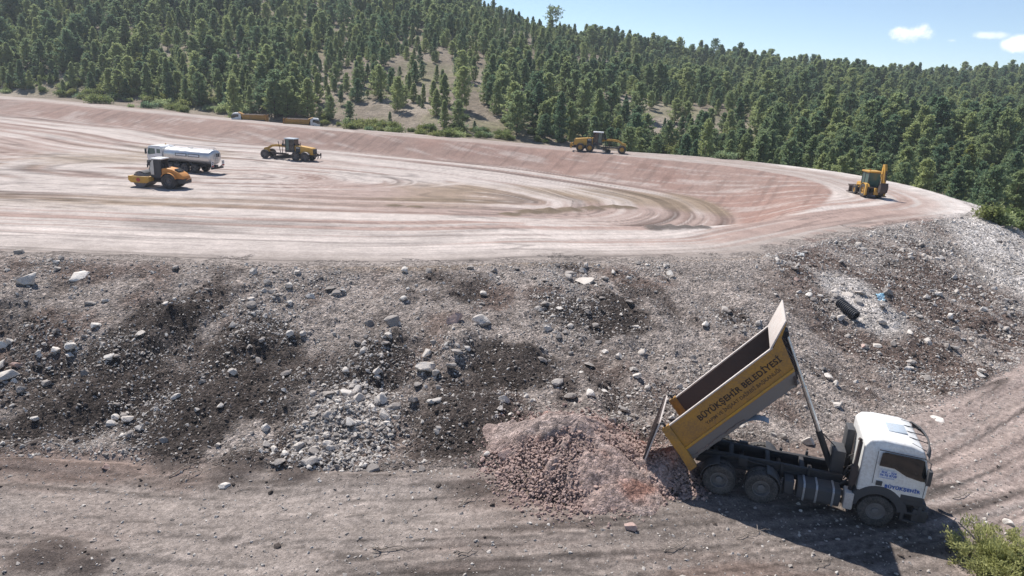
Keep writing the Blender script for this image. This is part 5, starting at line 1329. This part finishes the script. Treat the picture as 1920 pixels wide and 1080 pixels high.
    X0, X1 = 4.62, 6.85
    cb = MB(); cb.prism([(X0, 1.12), (X1 - .1, 1.12), (X1, 1.5), (X1, 1.95), (X1 - .24, 2.85), (X1 - .5, 3.0), (X0 + .3, 3.04), (X0, 2.86)], -1.2, 1.2); cab = cb.build("cab", M_WHITE, T, bevel=.075, seg=3)
    for s in (-1, 1):
        a, b = sorted((s * 1.197, s * 1.208))
        MB().prism([(5.55, 2.02), (6.6, 1.85), (6.66, 2.1), (6.5, 2.66), (5.6, 2.66)], a, b).build("window", M_GLASSG, cab)
        MB().prism([(4.78, 2.1), (5.35, 2.1), (5.35, 2.62), (4.80, 2.62)], a, b).build("window", M_GLASSG, cab)
        MB().tube([(6.6, s * 1.18, 2.66), (6.75, s * 1.42, 2.6)], .02, 6).box(6.68, 6.80, s * 1.46 - .11, s * 1.46 + .11, 1.95, 2.6).build("mirror", M_DGREY, T)
        MB().lathe([(.60, s * .8), (.60, s * 1.225), (.84, s * 1.225), (.84, s * .8)], (5.35, 0, .53), 'y', 14, R(10), R(170)).build("fender", M_DGREY, T)
        a, b = sorted((s * .9, s * 1.21)); MB().box(5.95, 6.8, a, b, .42, 1.12).build("step", M_DGREY, T, bevel=.02)
        a, b = sorted((s * 1.19, s * 1.225)); MB().box(5.60, 5.78, a, b, 1.46, 1.60).build("door_handle", M_DGREY, cab)
    MB().prism([(X1 + .004, 1.98), (X1 - .22, 2.80), (X1 - .25, 2.80), (X1 - .03, 1.98)], -1.06, 1.06).build("windscreen", M_GLASS, cab)
    MB().box(6.5, 6.98, -1.18, 1.18, .42, 1.1).build("bumper", M_DGREY, T, bevel=.05)
    MB().cyl((5.6, -.8, 3.02), (5.6, -.8, 3.16), .08, n=10).build("beacon", M_CATY, cab)
tanker(357, 324, -76)

def grader(px, py, az, near, label, dusty):
    """near: +1 when the machine's left side faces the camera"""
    X, Y, rz = place(px, py, az, -2.3, near * 1.15)
    T = thing("motor_grader", label, "grader", (X, Y, flat_z(X, Y, rz, (-2.3, 3.7), (-1, 1))), rz, "motor graders", scale=1.0)
    rim = M_RIMY if not dusty else M_RIM
    for ax in (-3.08, -1.52):
        for s in (-1, 1): wheel(T, ax, s * 1.05, .69, .69, .40, s, rim, .52, .5)
    for s in (-1, 1): wheel(T, 3.75, s * 1.05, .69, .69, .40, s, rim, .52, .5)
    ta = MB()
    for s in (-1, 1):
        a, b = sorted((s * .62, s * .82)); ta.prism([(-3.4, .5), (-1.2, .5), (-1.15, .85), (-3.45, .85)], a, b)
    ta.cyl((3.75, -.9, .69), (3.75, .9, .69), .14, n=12); ta.box(3.45, 4.05, -.5, .5, .65, 1.0); ta.build("axle", M_CHASSIS, T, bevel=.02)
    # arched main beam
    beam = [(-.45, 1.42), (.2, 1.75), (1.0, 2.05), (2.2, 2.08), (3.1, 1.95), (3.75, 1.55), (4.15, 1.25), (4.30, .85)]
    bm_ = MB(); top = [(x, z + .17) for x, z in beam]; bot = [(x - .04, z - .17) for x, z in beam]
    bm_.prism(top + bot[::-1], -.17, .17); bm_.prism([(3.5, .95), (4.35, .80), (4.40, 1.55), (3.75, 1.75)], -.24, .24)
    bm_.build("main_beam", M_CATY, T, bevel=.025)
    db = MB(); db.tube([(4.05, 0, .95), (2.6, -.35, .85), (1.2, -.75, .80)], .09, 8); db.tube([(4.05, 0, .95), (2.6, .35, .85), (1.2, .75, .80)], .09, 8)
    db.lathe([(.62, -.05), (.82, -.05), (.82, .08), (.62, .08), (.62, -.05)], (1.2, 0, .78), 'z', 24); db.build("circle_drawbar", M_RUST if dusty else M_CHASSIS, T)
    cs, sn = math.cos(R(-22 * near)), math.sin(R(-22 * near)); Mb = Matrix.Translation((1.2, 0, .36)) @ Matrix.Rotation(R(-22 * near), 4, 'Z')
    bl = MB(); arc = [(.10 + .28 * math.cos(a) - .28, .32 * math.sin(a)) for a in np.linspace(-1.15, 1.15, 9)]
    bl.prism([(x, z) for x, z in arc] + [(x - .04, z) for x, z in arc[::-1]], -1.85, 1.85); bl.build("blade", M_DGREY, T, M=Mb)
    lc = MB()
    for s in (-1, 1): lc.cyl((1.05, s * .55, .9), (.95, s * .42, 2.30), .05); lc.cyl((.95, s * .42, 2.2), (.92, s * .40, 2.95), .075)
    lc.cyl((1.6, .1, 1.0), (1.9, .2, 2.75), .05); lc.box(.75, 1.15, -.5, .5, 2.1, 2.32); lc.build("lift_cylinder", M_CHASSIS, T)
    # cab
    cb = MB(); cb.box(-1.05, .45, -.75, .75, 1.20, 1.55)
    for x in (-1.0, -.25, .38):
        for s in (-1, 1): cb.box(x - .05, x + .05, s * .70 - .05, s * .70 + .05, 1.5, 3.16)
    cb.box(-1.05, -.97, -.7, .7, 1.5, 2.0); cab = cb.build("cab", M_DGREY, T, bevel=.012)
    MB().box(-1.15, .58, -.85, .85, 3.16, 3.32).build("roof", M_WHITE if not dusty else M_BLUEPL, cab, bevel=.04)
    for s in (-1, 1):
        MB().box(-.94, -.31, s * .70 - .01, s * .70 + .01, 1.56, 3.12).build("window", M_GLASS, cab); MB().box(-.19, .32, s * .70 - .01, s * .70 + .01, 1.56, 3.12).build("window", M_GLASSG, cab)
    MB().box(.36, .38, -.64, .64, 1.56, 3.12).build("windscreen", M_GLASSG, cab); MB().box(-1.02, -1.0, -.64, .64, 2.02, 3.12).build("rear_window", M_GLASS, cab)
    # hood
    hd = MB(); hd.prism([(-1.10, 1.0), (-1.10, 2.28), (-2.2, 2.22), (-4.0, 2.02), (-4.15, 1.85), (-4.2, 1.0)], -.60, .60); h = hd.build("engine_hood", M_CATY, T, bevel=.05)
    for s in (-1, 1):
        a, b = sorted((s * .598, s * .612)); MB().box(-2.05, -1.25, a, b, 1.28, 2.14).build("side_grille", M_DGREY, h)
        a, b = sorted((s * .612, s * .618)); MB().box(-1.92, -1.38, a, b, 1.86, 2.04).build("badge", M_LAMP, h)
        Mx = Matrix.Translation((-1.80 if s < 0 else -1.50, s * .6195, 1.885)) @ Matrix.Rotation(0 if s < 0 else math.pi, 4, 'Z') @ Matrix.Rotation(R(90), 4, 'X')
        lettering("lettering", "CAT", .18, M_BLACKT, h, Mx, .004)
    MB().box(-4.26, -4.19, -.55, .55, 1.15, 1.9).build("radiator_grille", M_DGREY, h)
    MB().cyl((-1.9, .25, 2.2), (-1.9, .25, 2.75), .06, n=10).build("exhaust_stack", M_RUST, h); MB().cyl((-1.4, -.2, 2.25), (-1.4, -.2, 2.5), .12, n=12).build("air_cleaner", M_DGREY, h)
    MB().box(-4.25, -1.0, -.55, .55, .62, 1.0).build("rear_frame", M_CHASSIS, T, bevel=.03)
    rp = MB(); rp.box(-4.75, -4.60, -1.05, 1.05, .85, 1.10); rp.tube([(-4.2, -.4, .8), (-4.65, -.4, 1.0)], .07); rp.tube([(-4.2, .4, .8), (-4.65, .4, 1.0)], .07); rp.tube([(-4.2, 0, 1.4), (-4.65, 0, 1.1)], .08)
    for y in (-.9, 0, .9): rp.prism([(-4.80, 1.25), (-4.60, 1.25), (-4.66, .62), (-4.52, .35), (-4.78, .55)], y - .04, y + .04)
    rp.build("ripper", M_RUST if dusty else M_CATY, T)
    ml = MB()
    for s in (-1, 1): ml.tube([(.4, s * .75, 2.9), (.62, s * 1.05, 2.85), (.62, s * 1.08, 2.5)], .018, 6); ml.box(.58, .66, s * 1.08 - .08, s * 1.08 + .08, 2.3, 2.62)
    ml.build("mirror", M_DGREY, T)
    if dusty:
        for s in (-1, 1): MB().lathe([(.76, s * .8), (.76, s * 1.26), (.74, s * 1.26), (.74, s * .8)], (-3.08, 0, .69), 'y', 10, R(40), R(150)).build("mudguard", M_LIGHTST, T)
grader(563, 303, -78, 1, "dusty yellow grader with dark wheels working on the basin floor", True)
grader(1096, 285, 98, -1, "clean yellow grader with yellow rims parked on the far rim", False)

def backhoe(px, py, az):
    X, Y, rz = place(px, py, az, -.9, .85)
    T = thing("backhoe_loader", "yellow backhoe loader with folded digging arm standing on the right rim", "backhoe", (X, Y, flat_z(X, Y, rz, (-.9, 1.3), (-.8, .8))), rz)
    for s in (-1, 1):
        wheel(T, -.9, s * .86, .74, .74, .46, s, M_RIMY, .5, .5); wheel(T, 1.35, s * .80, .50, .50, .34, s, M_RIMY, .5, .4)
    c = MB(); c.box(-1.5, 2.1, -.38, .38, .55, 1.0); c.cyl((-.9, -.8, .74), (-.9, .8, .74), .14); c.cyl((1.35, -.7, .5), (1.35, .7, .5), .1); c.build("chassis", M_CHASSIS, T, bevel=.02)
    h = MB().prism([(.45, .98), (.45, 1.62), (1.4, 1.52), (2.1, 1.38), (2.15, .98)], -.42, .42).build("engine_hood", M_CATY, T, bevel=.05)
    cb = MB(); cb.box(-1.15, .5, -.72, .72, .95, 1.25)
    for x in (-1.10, -.2, .45):
        for s in (-1, 1): cb.box(x - .045, x + .045, s * .68 - .045, s * .68 + .045, 1.2, 2.72)
    cab = cb.build("cab", M_DGREY, T, bevel=.012)
    MB().box(-1.22, .60, -.80, .80, 2.72, 2.90).build("roof", M_YEL2, cab, bevel=.05)
    for s in (-1, 1):
        MB().box(-1.05, -.25, s * .68 - .01, s * .68 + .01, 1.26, 2.70).build("window", M_GLASSG, cab); MB().box(-.15, .40, s * .68 - .01, s * .68 + .01, 1.26, 2.70).build("window", M_GLASSG, cab)
    MB().box(-1.11, -1.09, -.62, .62, 1.26, 2.70).build("rear_window", M_GLASSG, cab); MB().box(.44, .46, -.62, .62, 1.55, 2.70).build("windscreen", M_GLASSG, cab)
    for s in (-1, 1): MB().lathe([(.84, s * .62), (.84, s * 1.10), (.80, s * 1.10), (.80, s * .62)], (-.9, 0, .74), 'y', 12, R(25), R(150)).build("mudguard", M_CATY, T)
    lo = MB()
    for s in (-1, 1): lo.tube([(.4, s * .52, 1.25), (1.5, s * .55, 1.12), (2.3, s * .55, .45)], .075, 8); lo.tube([(1.1, s * .5, .85), (2.2, s * .55, .9)], .045, 8)
    lo.build("loader_arm", M_CATY, T)
    MB().prism([(2.25, .12), (3.0, .06), (2.9, .16), (2.42, .25), (2.40, .75), (2.75, .95), (2.65, 1.0), (2.25, .85)], -1.1, 1.1).build("loader_bucket", M_RUST, T)
    rf = MB(); rf.box(-1.75, -1.5, -1.05, 1.05, .35, .55); rf.box(-1.75, -1.5, -1.05, 1.05, 1.05, 1.2); rf.build("rear_frame", M_RUST, T, bevel=.02)
    for s in (-1, 1):
        st = MB().box(-1.78, -1.52, s * 1.05 - .10, s * 1.05 + .10, .30, 1.55).build("stabiliser", M_CATY, T, bevel=.02); MB().box(-1.9, -1.40, s * 1.05 - .2, s * 1.05 + .2, .20, .29).build("foot_pad", M_RUST, st)
    kp = MB(); kp.box(-2.05, -1.76, -.22, .22, .40, 1.15); kp.build("king_post", M_CATY, T, bevel=.03)
    Yb = -.42
    bo = MB(); bo.prism([(-1.80, .70), (-2.12, .72), (-2.28, 1.6), (-2.05, 2.5), (-1.98, 3.35), (-1.74, 3.42), (-1.68, 2.5), (-1.88, 1.6)], Yb - .15, Yb + .15); b = bo.build("boom", M_CATY, T, bevel=.03)
    for s in (-1, 1):
        a, c_ = sorted((Yb + s * .151, Yb + s * .157)); 
        MB().prism([(-2.10, 1.5), (-1.98, 1.5), (-1.86, 2.2), (-1.98, 2.2)], a, c_).build("badge", M_LAMP, b)
    Md = Matrix.Translation((-2.085, Yb - .158, 1.62)) @ Matrix.Rotation(R(90), 4, 'X') @ Matrix.Rotation(R(78), 4, 'Z')
    lettering("lettering", "JCB", .15, M_BLACKT, b, Md, .003)
    di = MB(); di.prism([(-1.70, 3.30), (-1.72, 3.75), (-2.18, 3.80), (-2.42, 3.2), (-2.62, 1.75), (-2.42, 1.62), (-2.20, 2.9), (-2.02, 3.20)], Yb - .13, Yb + .13); di.build("dipper_arm", M_YEL2, T, bevel=.03)
    cy = MB(); cy.cyl((-1.95, Yb + .25, 1.0), (-2.0, Yb + .25, 2.1), .06); cy.cyl((-2.0, Yb + .25, 2.05), (-2.05, Yb + .22, 2.75), .035); cy.cyl((-2.5, Yb, 3.1), (-2.72, Yb, 2.0), .06); cy.build("hydraulic_ram", M_CHASSIS, T)
    bk = MB(); bk.prism([(-2.62, 1.80), (-2.78, 1.35), (-2.72, .85), (-2.40, .62), (-2.12, .78), (-2.18, .84), (-2.40, .72), (-2.64, .90), (-2.68, 1.35), (-2.50, 1.70)], Yb - .40, Yb + .40)
    for s in (-1, 1): bk.prism([(-2.62, 1.75), (-2.76, 1.35), (-2.70, .87), (-2.40, .66), (-2.14, .80), (-2.2, 1.3), (-2.45, 1.7)], Yb + s * .40 - .015, Yb + s * .40 + .015)
    bk.build("digging_bucket", M_RUST, T)
    MB().cyl((-.3, .3, 2.9), (-.3, .3, 3.05), .07, n=10).build("beacon", M_ORANGE, cab)
backhoe(1618, 369, 0)

# ------------------------------------------------------------------ small things lying about
M_PIPE = worn("black_corrugated_plastic", (.03, .034, .043), .38, amount=.3, dirt=(.13, .12, .115))
def pipe():
    x0, y0, z0 = at(1572, 574); x1, y1, z1 = at(1604, 603)
    a = Vector((x0, y0, z0 + .22)); b = Vector((x1, y1, z1 + .30)); d = (b - a); L_ = d.length; d.normalize()
    mb = MB(); prof = []; n = 12
    for i in range(n):
        s = L_ * i / n; w = L_ / n
        prof += [(.225, s), (.285, s + w * .2), (.285, s + w * .6), (.225, s + w * .8)]
    prof.append((.225, L_)); prof += [(.205, L_), (.205, 0), (.225, 0)]
    mb.lathe(prof, (0, 0, 0), 'z', 26)
    q = d.to_track_quat('Z', 'Y').to_matrix().to_4x4(); q.translation = a
    o = mb.build("corrugated_pipe", M_PIPE, None, smooth=30); o.matrix_world = q
    tag(o, "short black corrugated drain pipe lying on the bank above the truck", "pipe")
pipe()
M_SHEET = worn("blue_plastic", (.20, .45, .62), .4, amount=.5, dirt=(.5, .5, .5)); M_SHEETW = worn("white_plastic", (.62, .62, .60), .45, amount=.3)
def crumpled(name, px, py, w, h, mat, seed, label):
    x, y, z = at(px, py); r_ = np.random.default_rng(seed); n = 12; mb = MB(); vs_ = []
    for i in range(n + 1):
        for j in range(n + 1):
            u, v = (i / n - .5) * w, (j / n - .5) * h
            vs_.append((x + u + r_.normal(0, .02), y + v + r_.normal(0, .02), gz(x + u, y + v) + .12 + .10 * math.sin(u * 9 + seed) * math.cos(v * 7) + r_.normal(0, .025) - .12 * (abs(u / w) + abs(v / h))))
    top = [(i * (n + 1) + j, i * (n + 1) + j + 1, (i + 1) * (n + 1) + j + 1, (i + 1) * (n + 1) + j) for i in range(n) for j in range(n)]
    mb.add(vs_, top); o = mb.build(name, mat, None, smooth=30); md = o.modifiers.new("thickness", 'SOLIDIFY'); md.thickness = .006
    tag(o, label, "plastic sheet")
crumpled("plastic_sheet", 1652, 559, .6, .7, M_SHEET, 3, "crumpled bright blue plastic sheet among white stones on the bank")
crumpled("plastic_sheet", 1500, 478, .5, .5, M_SHEETW, 5, "scrap of pale plastic at the crest above the raised bed")
def branch(px0, py0, px1, py1, r, seed, label, lift=.06, forks=3):
    r_ = random.Random(seed); x0, y0, z0 = at(px0, py0); x1, y1, z1 = at(px1, py1)
    P_ = []
    for i in range(7):
        t = i / 6; x, y = x0 + (x1 - x0) * t + r_.uniform(-.05, .05), y0 + (y1 - y0) * t + r_.uniform(-.08, .08); P_.append((x, y, gz(x, y) + r + lift * math.sin(math.pi * t) + r_.uniform(0, .03)))
    mb = MB(); mb.tube(P_, [r * (1 - .12 * i) for i in range(7)], 6)
    for k in range(forks):
        i = r_.randrange(1, 6); a = r_.uniform(0, 6.28); L_ = r_.uniform(.2, .5); x, y = P_[i][0] + L_ * math.cos(a), P_[i][1] + L_ * math.sin(a)
        mb.tube([P_[i], ((P_[i][0] + x) / 2, (P_[i][1] + y) / 2, P_[i][2] + .08), (x, y, gz(x, y) + .12)], [r * .6, r * .45, r * .2], 5)
    tag(mb.build("dry_branch", M_DEADWOOD, None), label, "branch", "dry branches on the ground")
for a in ((1384, 1015, 1424, 996, .018, 1, "thin dry branch in front of the truck shadow"), (1243, 1040, 1290, 1022, .02, 2, "curved dry branch near the lone dark red boulder", .06, 3),
          (860, 952, 900, 930, .024, 3, "curved pale branch on the road left of the pink heap"), (320, 895, 372, 868, .03, 4, "long dry branch across the foot of the bank at left"),
          (335, 908, 385, 880, .022, 5, "second dry branch crossing at the foot of the bank", .12, 5), (293, 800, 295, 765, .016, 6, "upright dry twig on the dark soil at left", .02, 4),
          (860, 1042, 895, 1040, .03, 7, "short thick stick on the road at bottom centre"), (700, 1032, 780, 1030, .03, 8, "broken branch on the road at bottom left of centre", .08, 6),
          (1785, 935, 1822, 925, .02, 9, "forked twig on the road right of the cab", .05, 4), (1530, 1070, 1552, 1048, .016, 10, "thin twig at the bottom edge left of the bush", .1, 3)): branch(*a)
# ------------------------------------------------------------------ air
def haze():
    mb = MB().box(-790, 790, -330, 790, -40, 125); o = mb.build("haze", bpy.data.materials.new("haze_air"), None, smooth=0)
    m = o.data.materials[0]; m.use_nodes = True; nt = m.node_tree; nt.nodes.clear()
    out = nt.nodes.new("ShaderNodeOutputMaterial"); v = nt.nodes.new("ShaderNodeVolumePrincipled")
    v.inputs["Color"].default_value = (.86, .92, 1.0, 1); v.inputs["Density"].default_value = .00026; v.inputs["Anisotropy"].default_value = .15
    nt.links.new(v.outputs[0], out.inputs["Volume"]); o["kind"] = "stuff"; o["label"] = "thin bluish haze over the valley"; o["category"] = "haze"
haze()
scene.cycles.volume_bounces = 0; scene.cycles.volume_step_rate = 4.0
